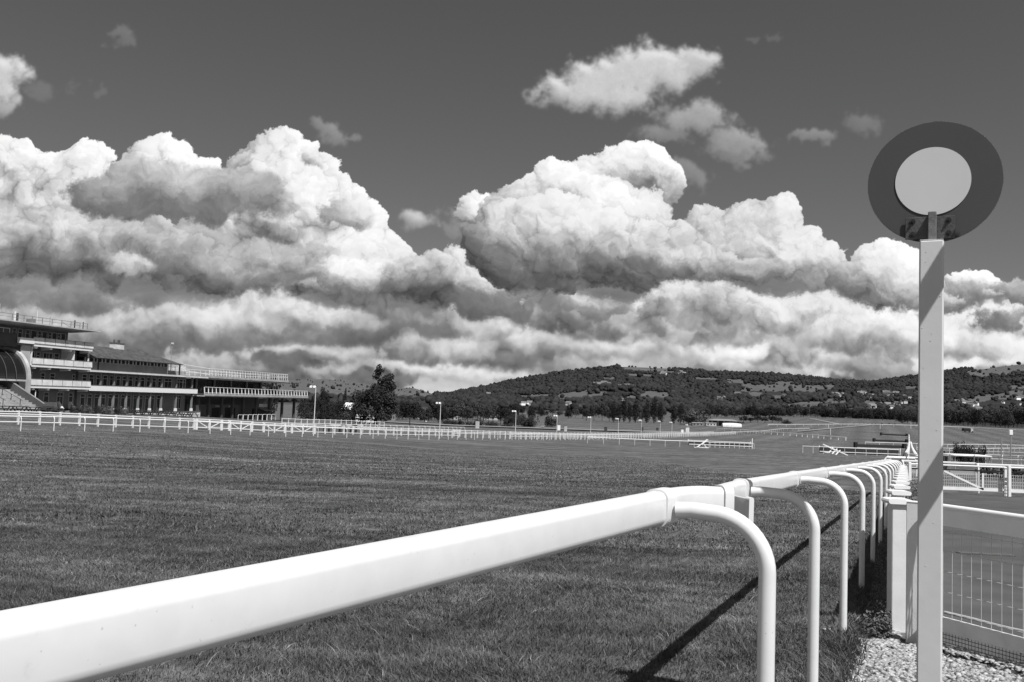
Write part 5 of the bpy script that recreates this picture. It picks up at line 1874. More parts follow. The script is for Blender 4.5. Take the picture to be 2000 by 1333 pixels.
# left hurdle and its guide rail: rail from px 1145 to 1470
A, B = on(1148, 172), on(1470, 178)
pts = []
for px, d in ((1146, 163), (1180, 164), (1240, 166), (1300, 168), (1350, 170), (1383, 171)):
    q = on(px, d)
    pts.append((q.x, q.y))
rail_run('white guide rail on bent posts leading across the course to the left hurdle', pts, 1.2, 2.95, 1, .14, .14)
pts2 = [(on(p, d).x, d) for p, d in ((1384, 172), (1425, 176), (1470, 180))]
rail_run('white rail in front of the left hurdle, right of the tipped rail', pts2, 1.1, 1.35, 1, .12, .12)
def hurdle(pxa, da, pxb, db, h, label, panels=6, mat_='birch'):
    a, b = on(pxa, da), on(pxb, db)
    o = thing('hurdle', label, 'hurdle', a)
    L_ = b - a
    for i in range(panels):
        p, q = L_ * (i / panels), L_ * ((i + .96) / panels)
        m = MB()
        s = L_.normalized().cross(up_)
        vs = [p + s * .25, q + s * .25, q - s * .25 + up_ * h, p - s * .25 + up_ * h, p + s * .45, q + s * .45, q + s * .05 + up_ * h, p + s * .05 + up_ * h]
        m.add(vs, [(0, 1, 2, 3), (7, 6, 5, 4), (3, 2, 6, 7), (1, 5, 6, 2), (0, 3, 7, 4)]).build('brush_panel', M[mat_], o)
    MB().bar(s * .0 + up_ * (h + .05), L_ + up_ * (h + .05), .1, .1).build('top_bar', M['white'], o)
    MB().bar(s * .5 + up_ * .25, L_ + s * .5 + up_ * .25, .12, .14).build('guard_rail', M['white'], o)
    for f in (0, 1):
        MB().cbox(*(L_ * f + up_ * (h + .2) / 2), .14, .14, h + .3, 0).build('end_post', M['white'], o)
    return o
hurdle(1344, 190, 1466, 192, 1.0, 'black brush hurdle on the left of the course behind the white rail', 8)
q = on(1469, 180)
tag(MB().cbox(0, 0, 1.0, .14, .14, 2.1, 0, .01).build('marker_post', M['white'], base=(0, 0, 0)), 'tall white marker post at the right end of the left hurdle', 'post')
bpy.data.objects['marker_post'].location = q

def tipped(px, d, pxs, label, flip):
    """guide rail tipped over, legs in the air"""
    q = on(px, d)
    o = thing('tipped_rail', label, 'rail', q)
    S = 1730.0 / d
    def W(x, y, dz=0.0):
        r = ray(x, y)
        k = r / r.y * (d + dz)
        return Vector((k.x, k.y, EYE + k.z)) - q
    for (x0, y0, x1, y1, th_) in pxs:
        MB().bar(W(x0, y0, -.4), W(x1, y1, .4), th_, th_).build('pole', M['white'], o)
tipped(1380, 168, ((1361, 874, 1382, 860, .16), (1382, 860, 1382.5, 859.5, .14), (1363, 873.5, 1381, 859, .14), (1356, 874.5, 1384, 875, .16), (1370, 868, 1376, 874, .14), (1373, 866, 1379, 874, .14)), 'white rail tipped over on its side before the left hurdle', 1)
tipped(1630, 150, ((1607, 868, 1656, 890, .15), (1613, 871, 1650, 889, .13), (1609, 883, 1622, 885, .13), (1619, 885, 1627, 874, .13), (1625, 887, 1635, 877, .13), (1632, 889, 1641, 880, .13)), 'white rail tipped over with its legs in the air before the right hurdle', -1)

pts = [(on(p, d).x, d) for p, d in ((1568, 158), (1620, 156), (1680, 154), (1756, 151))]
rail_run('white guide rail with straight posts before the right hurdle, reaching to the capped fence', pts, 1.25, 1.72, 1, .12, .12, upost=False, post_w=.09)
hurdle(1600, 166, 1758, 163, 1.05, 'black brush hurdle on the right behind the tipped white rail', 9)

def fence_jump(pxa, pxb, d, h, label):
    a, b = on(pxa, d), on(pxb, d * .985)
    o = thing('birch_fence', label, 'fence', a, 0, None)
    L_ = b - a
    s = Vector((0, 1, 0))
    m = MB()
    vs = [up_ * -.3 - s * .5, L_ + up_ * -.3 - s * .5, L_ + up_ * h, up_ * h, up_ * -.3 + s * 1.3, L_ + up_ * -.3 + s * 1.3, L_ + up_ * h + s * .6, up_ * h + s * .6]
    m.add(vs, [(0, 1, 2, 3), (7, 6, 5, 4), (3, 2, 6, 7), (1, 5, 6, 2), (0, 3, 7, 4)]).build('birch_wall', M['birch'], o)
    for f in (0, 1):
        MB().cbox(*(L_ * f + up_ * (h + .5) / 2), .7, 1.2, h + .5, 0).build('side_brush', M['birch'], o)
    MB().bar(s * -1.0 + up_ * .12, L_ - s * 1.0 + up_ * .12, .2, .22).build('guard_rail', M['conc'], o)
    return o
f1 = fence_jump(1671, 1766, 235, .95, 'nearest and widest of three dark birch fences across the course')
f2 = fence_jump(1707, 1771, 330, .9, 'middle of the three dark birch fences across the course')
f3 = fence_jump(1721, 1771, 430, .9, 'furthest of the three dark birch fences across the course')
pts = [(on(p, d).x, d) for p, d in ((1690, 262), (1730, 261), (1775, 260), (1800, 259))]
rail_run('white rail between the nearest and the middle dark birch fences', pts, 1.3, 3.4, upost=False, post_w=.14, w=.16, t=.16)
pts = [(on(p, d).x, d) for p, d in ((1400, 430), (1450, 415), (1500, 400), (1560, 375), (1610, 350), (1652, 335))]
rail_run('white rail crossing the middle of the course before the mown bend', pts, 1.3, 5.0, upost=False, post_w=.16, w=.2, t=.2)
pts = [(on(p, d).x, d) for p, d in ((1500, 520), (1560, 540), (1620, 565), (1680, 590), (1720, 600), (1800, 610), (1900, 600), (2040, 560))]
rail_run('far white rail round the outside of the mown bend, below the wooded hill', pts, 1.4, 9, upost=False, post_w=.16, w=.22, t=.25)
# rails that run up beside the fences
pts = [(on(p, d).x, d) for p, d in ((1768, 120), (1772, 160), (1774, 220), (1775, 300), (1775, 420))]
rail_run('white inner rail running along the right ends of the birch fences', pts, 1.3, 4.0, 1, .14, .14)
pts = [(on(p, d).x, d) for p, d in ((1790, 90), (1784, 130), (1780, 200), (1778, 300))]
rail_run('second white rail right of the birch fences, behind the capped fence', pts, 1.3, 4.0, 1, .14, .14)
for px, yb, h_ in ((1719, 838, 2.6), (1622, 850, 3.0), (1618, 837, 2.4), (1779, 838, 4)):
    q = GP(px, yb)
    o = MB().cbox(0, 0, h_ / 2, .16, .16, h_, 0, .02).build('marker_post', M['white'])
    o.location = q
    tag(o, 'thin white marker post standing %s' % {1719: 'beside the furthest birch fence', 1622: 'on the turf left of the mown bend', 1618: 'where the rail meets the far track', 1779: 'right of the furthest birch fence'}[px], 'post')

# ------------------------------------------------------------------ right side beyond the tarmac
def rail_px(label, pl, h, sp, **kw):
    pts = [(on(p, d).x, d) for p, d in pl]
    return rail_run(label, pts, h, sp, **kw)

def far_mesh(pxa, pxb, d, label, brace=False, posts=(True, True)):
    a, b = on(pxa, d), on(pxb, d * (1 - .0))
    o = thing('mesh_gate', label, 'gate' if brace else 'fence', a)
    L_ = b - a
    n_ = L_.normalized()
    MB().tube([up_ * 1.10, L_ + up_ * 1.10], .03, 8).build('top_rail', M['white'], o)
    MB().bar(up_ * .93, L_ + up_ * .93, .04, .05).build('dark_wire', M['dark'], o)
    MB().bar(up_ * .22, L_ + up_ * .22, .05, .12).build('bottom_rail', M['white'], o)
    m = MB()
    s = .08
    while s < L_.length:
        m.bar(n_ * s + up_ * .28, n_ * s + up_ * .82, .012, .012)
        s += .085
    for z in (.30, .42, .55, .68, .80):
        m.bar(up_ * z, L_ + up_ * z, .012, .012)
    m.build('wire_mesh', M['wire'], o)
    if brace:
        MB().bar(L_ * .36 + up_ * .88, L_ * .76 + up_ * .24, .05, .07).build('brace', M['white'], o)
        MB().bar(L_ * .765 + up_ * .2, L_ * .765 + up_ * .84, .06, .05).build('upright', M['white'], o)
        MB().bar(L_ * .70 + up_ * .3, L_ * .70 + up_ * .84, .02, .02).build('latch_rod', M['white'], o)
    if posts[0]:
        MB().cbox(0, 0, .56, .11, .11, 1.22, 0, .01).build('post', M['white'], o)
    if posts[1]:
        MB().cbox(*(L_ + up_ * .52), .10, .11, 1.12, 0, .01).build('post', M['white'], o)
        MB().cbox(*(L_ + up_ * 1.09), .14, .15, .05, 0, .01).build('cap', M['white'], o)
    return o
far_mesh(1776, 1963, 34.5, 'white wire mesh gate with a diagonal brace across the far side of the tarmac', True)
far_mesh(1971, 2080, 34.2, 'white wire mesh fence panel right of the braced gate', False)
rail_px('white running rail with a turned-down end, just beyond the mesh gate', [(1907, 37), (1950, 37), (2000, 36.8), (2120, 36)], 1.22, 2.9, w=.07, t=.10)
rail_px('white running rail beyond the mesh gate, passing behind the winning post', [(1760, 38.5), (1830, 38.3), (1905, 38.0)], 1.24, 6.0, w=.06, t=.09)
rail_px('grey metal handrail before the bright path, beyond the mesh gate', [(1770, 52), (1850, 52), (1930, 51), (2000, 50), (2100, 48)], 1.5, 1.15, w=.05, t=.05, mat_='metal', name='handrail', cat='handrail', upost=False, post_w=.06)
# pale path
A1, B1 = [], []
for px in range(1700, 2000, 14):
    A1.append(on(px, 66))
    B1.append(on(px, 82 if px < 1960 else 70))
sheet('pale_path', (A1, B1), M['path'], .03, 4)
q = GP(1888, 892)
cn = thing('flat_canopy', 'low flat white canopy beyond the handrail, under the clipped shrubs', 'canopy', on(1888, 84))
MB().cbox(0, 0, 1.45, 3.6, 2.4, .14, .0, .05).build('cloth', M['white'], cn)
for x, y in ((-1.6, -1), (1.6, -1), (1.6, 1), (-1.6, 1)):
    MB().cbox(x, y, .7, .07, .07, 1.4).build('leg', M['metal'], cn)

rail_px('curving white rail on the infield, upper of two right of the winning post', [(1790, 255), (1850, 250), (1900, 262), (1950, 268), (2060, 262)], 1.3, 4.0, w=.16, t=.16, upost=False, post_w=.12)
rail_px('curving white rail on the infield, lower of two right of the winning post', [(1790, 190), (1850, 186), (1900, 192), (1950, 205), (2000, 216), (2060, 220)], 1.3, 3.4, w=.15, t=.15, upost=False, post_w=.12)
rail_px('straight white rail beside the clipped shrubs, right of the winning post', [(1790, 158), (1860, 152), (1920, 148), (2000, 142), (2080, 136)], 1.3, 5.0, w=.15, t=.15, upost=False, post_w=.12)
rail_px('white running rail with leaning bent posts beyond the picnic benches', [(1925, 118), (1960, 117), (2000, 115), (2080, 110)], 1.25, 1.9, w=.10, t=.10)
rail_px('thin white rail above the picnic benches at the right edge', [(1937, 74), (2000, 72), (2100, 68)], 1.3, 2.2, w=.08, t=.09, upost=False, post_w=.05)
for i, (px, d) in enumerate(((1944, 66), (1958, 68), (1972, 64), (1988, 66), (1999, 61), (1950, 60))):
    bench('dark wooden picnic bench at the right edge beyond the grey handrail', px, d, .3 + .4 * i)
for o in bpy.data.objects:
    if o.type == 'EMPTY' and str(o.get('label', '')).startswith('dark wooden picnic bench at the right'):
        o['group'] = 'picnic benches at the right edge'
for px, d, h_, lb_ in ((1956, 78, 3.4, 'thin white sign post beyond the picnic benches, left of the one with a box'), (1974, 78, 3.6, 'white post with a small white box on top beyond the picnic benches')):
    o = thing('sign_post', lb_, 'post', on(px, d))
    MB().tube([(0, 0, 0), (0, 0, h_ - .2)], .06, 8).build('pole', M['metal'], o)
    if px == 1974:
        MB().cbox(0, 0, h_, .3, .2, .42, 0, .02).build('box', M['white'], o)
o = thing('equipment_trailer', 'small dark trailer with a white cab on the far grass, right of the winning post', 'trailer', GP(1887, 845), .05)
MB().cbox(0, 0, 1.6, 4.2, 2.2, 1.7, 0, .1).build('load', M['dark'], o)
MB().cbox(3.0, 0, 1.4, 1.5, 2.0, 1.9, 0, .15).build('cab', M['wall_l'], o)
for x in (-1.4, 1.2, 3.1):
    MB().disc((x, -1.2, .45), (0, -1, 0), .45, .2, 16).build('wheel', M['tyre'], o)

# stacks of rail and panels at the foot of the birch fences, seen past the capped fence
for i, (px, d, w_) in enumerate(((1752, 60, 1.1), (1762, 72, 1.6))):
    o = thing('rail_hoop', ('nearer' if i == 0 else 'further') + ' white tubular hoop barrier beyond the end of the running rail', 'barrier', on(px + 6, d))
    MB().tube([(-w_, 0, 0), (-w_, 0, 1.0), (-w_ + .15, 0, 1.2), (w_ - .15, 0, 1.2), (w_, 0, 1.0), (w_, 0, 0)], .05, 8).build('hoop', M['white'], o, smooth=True)
    MB().bar((-w_, 0, .6), (w_, 0, .6), .05, .05).build('cross_bar', M['white'], o)

# ------------------------------------------------------------------ middle distance: track, bins, huts
def strip_px(name, pts, mat_, lift=.10):
    """pts: (px, d_near, d_far)"""
    sheet(name, ([on(p, a) for p, a, b in pts], [on(p, b) for p, a, b in pts]), mat_, lift, 6)
M['sand'] = mat('all_weather_track', 0.20, 0.95, 0.12, 0.05, spec=.05)
strip_px('all_weather_track', [(p, 318 + (p - 860) * .06, 345 + (p - 860) * .10) for p in range(720, 1420, 25)], M['sand'], .4)
strip_px('farm_track', [(1042 + k * 3.0, 352 + k * 6, 366 + k * 8) for k in range(0, 8)], M['sand'], .45)
a = [GP(1580 + k * 8, 818.0 + k * 1.72) for k in range(0, 8)]
b = [GP(1583 + k * 8, 817.2 + k * 1.60) for k in range(0, 8)]
sheet('farm_track', (a, b), M['sand'], .25, 2)
a = [GP(1556 + k * 9, 845.0 - k * .82) for k in range(0, 17)]
b = [GP(1558 + k * 9, 843.0 - k * .82) for k in range(0, 17)]
sheet('gallop_track', (a, b), M['sand'], .3, 2)
for px, yb, h_, mt, lb_ in ((832, 824, 1.6, 'white', 'white bin by the hedge right of the small tree'), (988, 832, 1.7, 'white', 'white bin under the dark trees, left of the pale track'),
                            (1091, 841, 2.0, 'white', 'left one of two pale bins beside the fourth lamp post'), (1104, 843, 1.9, 'wall_l', 'right one of two pale bins beside the fourth lamp post'), (932, 837, 2.4, 'wall_l', 'pale box beside the dark stand on the track'),
                            (1183, 844, 1.8, 'darkwood', 'dark bin on the pale track, left of two near the poplars'), (1254, 844, 1.8, 'darkwood', 'dark bin on the pale track behind a lamp post'), (1284, 843, 1.6, 'darkwood', 'dark bin on the pale track, nearest the pavilion'),
                            (1332, 848, 1.8, 'white', 'small white box on the grass before the pavilion'), (1342, 848, 2.6, 'white_old', 'pale box at the foot of the last lamp post')):
    q = GP(px, yb)
    o = thing('litter_bin', lb_, 'bin', q)
    MB().cbox(0, 0, h_ / 2, 1.1 * h_ / 2, .8, h_, .1, .08).build('body', M[mt], o)
    MB().cbox(0, 0, h_ + .04, 1.2 * h_ / 2, .9, .1, .1, .03).build('lid', M['wall_d'], o)

def hut(px, yb, w_px, h_px, label, wall='wall_l', roof='roof', flat=False, d=None):
    q = GP(px, yb) if d is None else on(px, d)
    k = q.y / F
    w_, h_ = w_px * k, h_px * k
    o = thing('hut', label, 'building', q)
    hw = h_ * (.9 if flat else .62)
    MB().cbox(0, 0, hw / 2, w_, w_ * .5, hw).build('wall', M[wall], o)
    if flat:
        MB().cbox(0, 0, hw + .15, w_ * 1.06, w_ * .56, .3).build('roof', M[roof], o)
    else:
        x, y = w_ * .54, w_ * .30
        MB().add([(-x, -y, hw), (x, -y, hw), (x, y, hw), (-x, y, hw), (-x * .9, 0, h_), (x * .9, 0, h_)], [(0, 1, 5, 4), (2, 3, 4, 5), (1, 2, 5), (3, 0, 4), (3, 2, 1, 0)]).build('roof', M[roof], o)
    for i in range(3):
        MB().cbox(-w_ * .3 + w_ * .3 * i, -w_ * .25 - .03, hw * .55, w_ * .12, .06, hw * .4).build('window', M['glass'], o)
    return o
hut(825, 819, 22, 12, 'pale flat-roofed hut right of the small tree', 'wall_l', 'wall_l', True)
hut(963, 821, 34, 12, 'long pale shed with a low roof before the dark trees', 'wall_l', 'wall_m')
hut(885, 820, 22, 6, 'low pale shed half hidden by hedges, right of the second lamp post', 'conc', 'conc', True)
hut(905, 802, 16, 8, 'pale barn roof showing among dark trees', 'wall_l', 'wall_l')
hut(865, 817, 44, 4, 'long low white shed behind the hedge, beside the second lamp post', 'white_old', 'white_old', True)
hut(765, 822, 14, 13, 'grey shed right of the big tree trunk', 'wall_m', 'wall_m', True)
# marquee left of the big tree
q = on(681, 300)
mq = thing('marquee', 'white pointed marquee left of the big tree', 'tent', q)
MB().cbox(0, 0, 2.0, 4.6, 4.2, 4.0, .1).build('wall', M['white'], mq)
MB().add([(-2.7, -2.6, 3.9), (2.7, -2.6, 3.9), (2.7, 2.6, 3.9), (-2.7, 2.6, 3.9), (-1.2, 0, 6.2), (1.4, 0, 6.2)], [(0, 1, 5, 4), (2, 3, 4, 5), (1, 2, 5), (3, 0, 4), (3, 2, 1, 0)]).build('roof', M['white'], mq)
for i, (px, hpx) in enumerate(((700, 11), (709, 13), (718, 14), (727, 7))):
    q = on(px, 260)
    o = thing('white_van', ('leftmost', 'second from left', 'third from left', 'rightmost')[i] + ' of four white box vans parked under the big tree', 'van', q, .1 * i, 'vans parked under the big tree')
    MB().cbox(0, 0, 1.5, 1.25, 3.6, 2.2, 0, .12).build('body', M['white_old'], o)
    MB().cbox(0, -1.9, 1.1, 1.2, .8, 1.3, 0, .2).build('cab', M['white_old'], o)
    MB().cbox(0, -2.31, 1.35, 1.0, .04, .5).build('windscreen', M['glass'], o)
    for x in (-.6, .6):
        for y in (-1.4, 1.2):
            MB().disc((x - (.1 if x > 0 else -.1), y, .4), (1 if x > 0 else -1, 0, 0), .4, .2, 14).build('wheel', M['tyre'], o)
# dark pavilion with the bright curved tent at the bend
q = on(1412, 520)
pv = thing('pavilion', 'low dark pavilion with a broad shallow roof at the bend of the course', 'building', q)
K = q.y / F
MB().add([(-11, -4, 5.0), (11, -4, 5.0), (14, 4, 5.0), (-14, 4, 5.0), (-7, 0, 6.6), (8, 0, 6.6)], [(0, 1, 5, 4), (2, 3, 4, 5), (1, 2, 5), (3, 0, 4), (3, 2, 1, 0)]).build('roof', M['wall_m'], pv)
MB().cbox(-2, 1, 2.5, 18, 5, 5).build('shade_front', M['dark'], pv)  # black box paints the shade inside the open front
for x in (-10, -5, 0, 5, 10):
    MB().cbox(x, -3.6, 2.5, .3, .3, 5).build('post', M['wall_m'], pv)
q = on(1429, 498)
tn = thing('curved_tent', 'bright white rounded tent before the dark pavilion', 'tent', q)
m = MB()
n_ = 12
vs = []
for x in (-8.5, -5, 0, 5, 8.5):
    f = 1 - .45 * (abs(x) / 9.6) ** 2
    for i in range(n_ + 1):
        a = PI * i / n_
        vs.append((x, -3 * math.cos(a) * (.5 + .5 * f), 4.6 * math.sin(a) ** .7 * (f ** .35)))
fs = [(r_ * (n_ + 1) + i, r_ * (n_ + 1) + i + 1, (r_ + 1) * (n_ + 1) + i + 1, (r_ + 1) * (n_ + 1) + i) for r_ in range(4) for i in range(n_)]
fs += [tuple(range(n_ + 1)), tuple(range(4 * (n_ + 1) + n_, 4 * (n_ + 1) - 1, -1))]
m.add(vs, fs).build('canvas', M['white_old'], tn, smooth=True)
tn.scale = (.62, .62, .50)
pv.scale = (.70, .7, .60)
hut(1362, 842, 22, 6, 'low grey shed left of the dark pavilion', 'wall_m', 'wall_l', True, d=520)
hut(1388, 842, 20, 6, 'pale low shed against the dark pavilion', 'wall_l', 'wall_l', True, d=518)

# ------------------------------------------------------------------ trees
def leaf_cloud(lobes, n, s, seed, drop=0.15):
    """leaf sprays on the skin of many uneven lobes (x, y, z, r, rz)"""
    r = np.random.default_rng(seed)
    L = np.array(lobes, float)
    w = L[:, 3] ** 2
    k = r.choice(len(L), n, p=w / w.sum())
    d = r.normal(0, 1, (n, 3))
    d /= np.linalg.norm(d, axis=1, keepdims=True)
    rad = (1 - drop * r.random(n) ** 2 - .45 * (r.random(n) < .25) * r.random(n)) * (1 + .10 * np.sin(d[:, 0] * 7 + k) * np.sin(d[:, 2] * 6 + k * 2))
    c = L[k, :3] + d * rad[:, None] * np.stack([L[k, 3], L[k, 3], L[k, 4]], -1)
    nn = d + r.normal(0, .55, (n, 3))
    nn /= np.linalg.norm(nn, axis=1, keepdims=True)
    t = np.cross(nn, r.normal(0, 1, (n, 3)))
    t /= np.linalg.norm(t, axis=1, keepdims=True)
    b = np.cross(nn, t)
    ss = (s * r.uniform(.5, 1.35, n))[:, None]
    V = np.stack([c - t * ss, c - b * ss * .7, c + t * ss, c + b * ss * .7], 1).reshape(-1, 3)
    return V, np.arange(n * 4).reshape(-1, 4)


def lobes_round(seed, n=16, w=.5, h=.36, zc=.62):
    r = random.Random(seed)
    out = [(0, 0, zc, w * .62, h * .75)]
    for i in range(n):
        a = r.uniform(0, 2 * PI)
        e = r.uniform(-.8, 1.0)
        q = math.sqrt(max(0, 1 - e * e * .8)) * r.uniform(.5, .75)
        s = r.uniform(.24, .42) * w
        out.append((math.cos(a) * w * q, math.sin(a) * w * q, zc + e * h * .72, s * 1.0, s * r.uniform(.75, 1.05)))
    return out


def lobes_poplar(seed, n=16):
    r = random.Random(seed)
    return [(r.uniform(-.05, .05), r.uniform(-.05, .05), .12 + .82 * i / n, (.11 + .07 * math.sin(PI * min(1, i / n * 1.15)) ) * r.uniform(.8, 1.15), r.uniform(.07, .11)) for i in range(n)]


def lobes_bush(seed, n=12):
    r = random.Random(seed)
    return [(r.uniform(-.42, .42), r.uniform(-.3, .3), r.uniform(.25, .62), r.uniform(.16, .3), r.uniform(.2, .34)) for i in range(n)] + [(0, 0, .3, .45, .3)]


def trunk_mesh(parent, h, r, seed, limbs=5):
    rd = random.Random(seed)
    m = MB()
    pts = [(0, 0, -.03), (rd.uniform(-.01, .01), 0, h * .35), (rd.uniform(-.02, .02), rd.uniform(-.02, .02), h * .7), (rd.uniform(-.03, .03), 0, h)]
    m.tube(pts, r, 7, r * .35)
    for i in range(limbs):
        a = rd.uniform(0, 2 * PI)
        z = h * rd.uniform(.35, .75)
        L_ = rd.uniform(.14, .26)
        m.tube([(0, 0, z), (math.cos(a) * L_ * .5, math.sin(a) * L_ * .5, z + L_ * .5), (math.cos(a) * L_, math.sin(a) * L_, z + L_ * 1.0)], r * .4, 5, r * .12)
    return m.build('trunk', M['bark'], parent)

PROTO = {}


def make_tree(kind, variant, leaf):
    """unit-high tree; scaled where it stands"""
    key = (kind, variant, leaf)
    if key in PROTO:
        return PROTO[key]
    sd_ = hash((kind[0], variant)) % 1000 if False else (ord(kind[0]) * 7 + variant * 13)
    if kind == 'round':
        V, Fc = leaf_cloud(lobes_round(sd_), 1500, .034, sd_)
        th_ = (.75, .028)
    elif kind == 'dense':
        V, Fc = leaf_cloud(lobes_round(sd_, 22, .52, .46, .52), 1900, .032, sd_)
        th_ = (.6, .03)
    elif kind == 'poplar':
        V, Fc = leaf_cloud(lobes_poplar(sd_), 1300, .022, sd_, .4)
        th_ = (.9, .018)
    elif kind == 'bush':
        V, Fc = leaf_cloud(lobes_bush(sd_), 900, .05, sd_)
        th_ = (.4, .03)
    elif kind == 'hero':
        r = random.Random(5)
        lob = []
        for i in range(34):
            a = r.uniform(0, 2 * PI)
            z = r.uniform(.16, .60)
            wd_ = .34 * math.sin(PI * min(1, (z + .06) / .74)) ** .6
            q = r.uniform(.35, 1)
            lob.append((math.cos(a) * wd_ * q - .07, math.sin(a) * wd_ * q, z, r.uniform(.07, .12), r.uniform(.06, .10)))
        lob += [(-.07, 0, .36, .24, .26)]
        for z, x, s in ((.60, .08, .10), (.68, .10, .085), (.75, .13, .075), (.80, .17, .055), (.66, .20, .07), (.72, .03, .05), (.80, -.01, .055), (.87, .0, .055), (.93, .01, .048), (.97, .03, .03), (.63, -.02, .06), (.9, .06, .03), (.50, .17, .11), (.40, .20, .10), (.3, .19, .10)):
            for j in range(2):
                lob.append((x + r.uniform(-.02, .02), r.uniform(-.05, .05), z, s, s * 1.15))
        V, Fc = leaf_cloud(lob, 15000, .0135, 5, .3)
        th_ = (.5, .03)
    r_ = bpy.data.objects.new('proto', None)
    COL.objects.link(r_)
    KIDS[r_.name] = []
    np_mesh('crown', V, Fc, M[leaf], r_)
    trunk_mesh(r_, th_[0], th_[1], sd_)
    PROTO[key] = r_
    return r_

TREES = 0


def tree(kind, px, ybase, ytop, wpx, d, label, leaf='leaf', group=None, name=None, variant=None, cat='tree'):
    global TREES
    TREES += 1
    v = variant if variant is not None else TREES % 3
    pr = make_tree(kind, v, leaf)
    q = on(px, d)
    r = ray(px, ytop)
    h = (EYE + r.z / r.y * d) - q.z
    nominal = {'round': 1.0, 'dense': 1.05, 'poplar': .34, 'bush': 1.1, 'hero': .66}[kind]
    w_ = wpx * d / F / nominal
    nm = name or {'poplar': 'poplar_tree', 'bush': 'bush', 'hero': 'broadleaf_tree'}.get(kind, 'broadleaf_tree')
    c = pr.copy()
    c.name = nm
    COL.objects.link(c)
    KIDS[c.name] = []
    for k in KIDS[pr.name]:
        kc = k.copy()
        COL.objects.link(kc)
        kc.parent = c
        kc.name = k.name.split('.')[0]
        KIDS[c.name].append(kc)
    c.location = q - Vector((0, 0, h * .02))
    c.rotation_euler = (0, 0, 0 if kind == 'hero' else random.uniform(0, 6.28))
    c.scale = (w_, w_, h)
    c.name = nm
    tag(c, label, cat, group)
    return c

tree('hero', 734, 822, 709, 88, 235, 'big dark tree with a split feathery top standing out against the sky', 'leaf')
tree('round', 800, 822, 780, 42, 255, 'small round dark tree on a bare trunk, right of the big tree', 'leaf_d')
tree('bush', 528, 735, 716, 28, 260, 'dark tree top showing above the white railing of the viewing terrace', 'leaf_d')
for i, (px, yt, w_) in enumerate(((1208, 785, 13), (1218, 765, 13), (1229, 784, 12), (1241, 776, 14), (1262, 780, 15), (1277, 775, 15), (1290, 782, 14), (1316, 786, 14), (1329, 785, 15), (1198, 780, 13))):
    tree('poplar', px, 830, yt, w_, 560 + (i % 3) * 6, 'tall dark columnar poplar in the row at the foot of the hill', 'leaf_d', 'poplar row')
for i, (px, yt, w_) in enumerate(((1160, 786, 22), (1176, 784, 22), (1190, 800, 18), (1145, 796, 20), (1252, 806, 12), (1341, 802, 20))):
    tree('round', px, 828, yt, w_, 575, 'pale feathery tree among the poplars at the foot of the hill', 'leaf', 'pale trees among the poplars')
tree('dense', 1362, 833, 800, 56, 540, 'large pale spreading willow right of the poplar row', 'leaf_p', name='willow_tree')
tree('dense', 1345, 833, 806, 40, 548, 'darker rounded tree between the poplars and the pale willow', 'leaf')
for i, px in enumerate((1452, 1466, 1480, 1494, 1508, 1520)):
    tree('round', px, 838, 812 + (i % 2) * 3, 20, 600 + i * 3, 'dark bushy tree in the clump right of the pavilion', 'leaf_d', 'clump right of the pavilion')
for i, px in enumerate((1395, 1410, 1425, 1440, 1535)):
    tree('bush', px, 838, 818 + (i % 2) * 4, 24, 560 + i * 5, 'low bush behind the pavilion and beside the tree clump', 'leaf', 'bushes behind the pavilion')
tree('round', 1037, 822, 794, 18, 430, 'round dark tree standing alone in the pale field', 'leaf_d')
tree('bush', 1075, 828, 808, 26, 420, 'low dark bush beside the fourth lamp post', 'leaf_d')
# dark wood edge behind the shed, trees behind the terrace
R3 = random.Random(12)
def belt(n, x0, x1, y0, y1, w0, w1, d0, d1, label, group, kinds=('round', 'dense'), leafs=('leaf_d', 'leaf'), cat='tree'):
    for i in range(n):
        px = x0 + (x1 - x0) * (i + R3.uniform(.2, .8)) / n
        f = (px - x0) / (x1 - x0)
        yt = y0 + (y1 - y0) * f + R3.uniform(-5, 5)
        tree(R3.choice(kinds), px, 0, yt, R3.uniform(w0, w1), R3.uniform(d0, d1), label, R3.choice(leafs), group, cat=cat)
belt(13, 585, 700, 778, 786, 26, 38, 285, 330, 'dark tree in the thicket between the terrace and the big tree', 'thicket left of the big tree')
belt(9, 590, 700, 800, 804, 18, 26, 275, 285, 'low bush at the edge of the thicket left of the big tree', 'thicket edge bushes', ('bush',), ('leaf_d', 'leaf'), 'bush')
tree('round', 632, 0, 757, 26, 340, 'rounded dark tree rising above the thicket right of the tallest lamp post', 'leaf_d')
tree('round', 671, 0, 757, 10, 340, 'slim small tree top rising above the thicket', 'leaf_d')
belt(9, 770, 870, 790, 800, 24, 34, 400, 480, 'dark tree in the belt right of the big tree', 'belt right of the big tree')
belt(16, 850, 1010, 788, 790, 24, 34, 400, 520, 'dark tree in the wood edge behind the long shed', 'wood edge behind the long shed')
belt(10, 865, 1000, 818, 822, 14, 20, 352, 370, 'rounded hedge bush before the dark wood edge', 'hedge bushes before the shed', ('bush',), ('leaf_d', 'leaf'), 'bush')
belt(8, 985, 1045, 806, 812, 18, 26, 380, 410, 'dark tree beside the pale farm track', 'trees beside the farm track', ('bush', 'dense'))
belt(22, 1000, 1320, 796, 800, 15, 24, 640, 760, 'tree in the hedgerow beyond the pale field', 'hedgerow beyond the pale field')
belt(22, 1370, 1520, 792, 796, 15, 24, 760, 860, 'tree in the hedgerow beyond the pavilion', 'hedgerow beyond the pavilion')
belt(44, 1490, 1800, 793, 797, 17, 28, 880, 960, 'large dark tree in the continuous belt below the hillside village', 'belt below the village')
belt(26, 1836, 2060, 797, 797, 22, 36, 720, 800, 'large dark tree in the belt at the far edge of the right-hand field', 'belt right of the winning post')
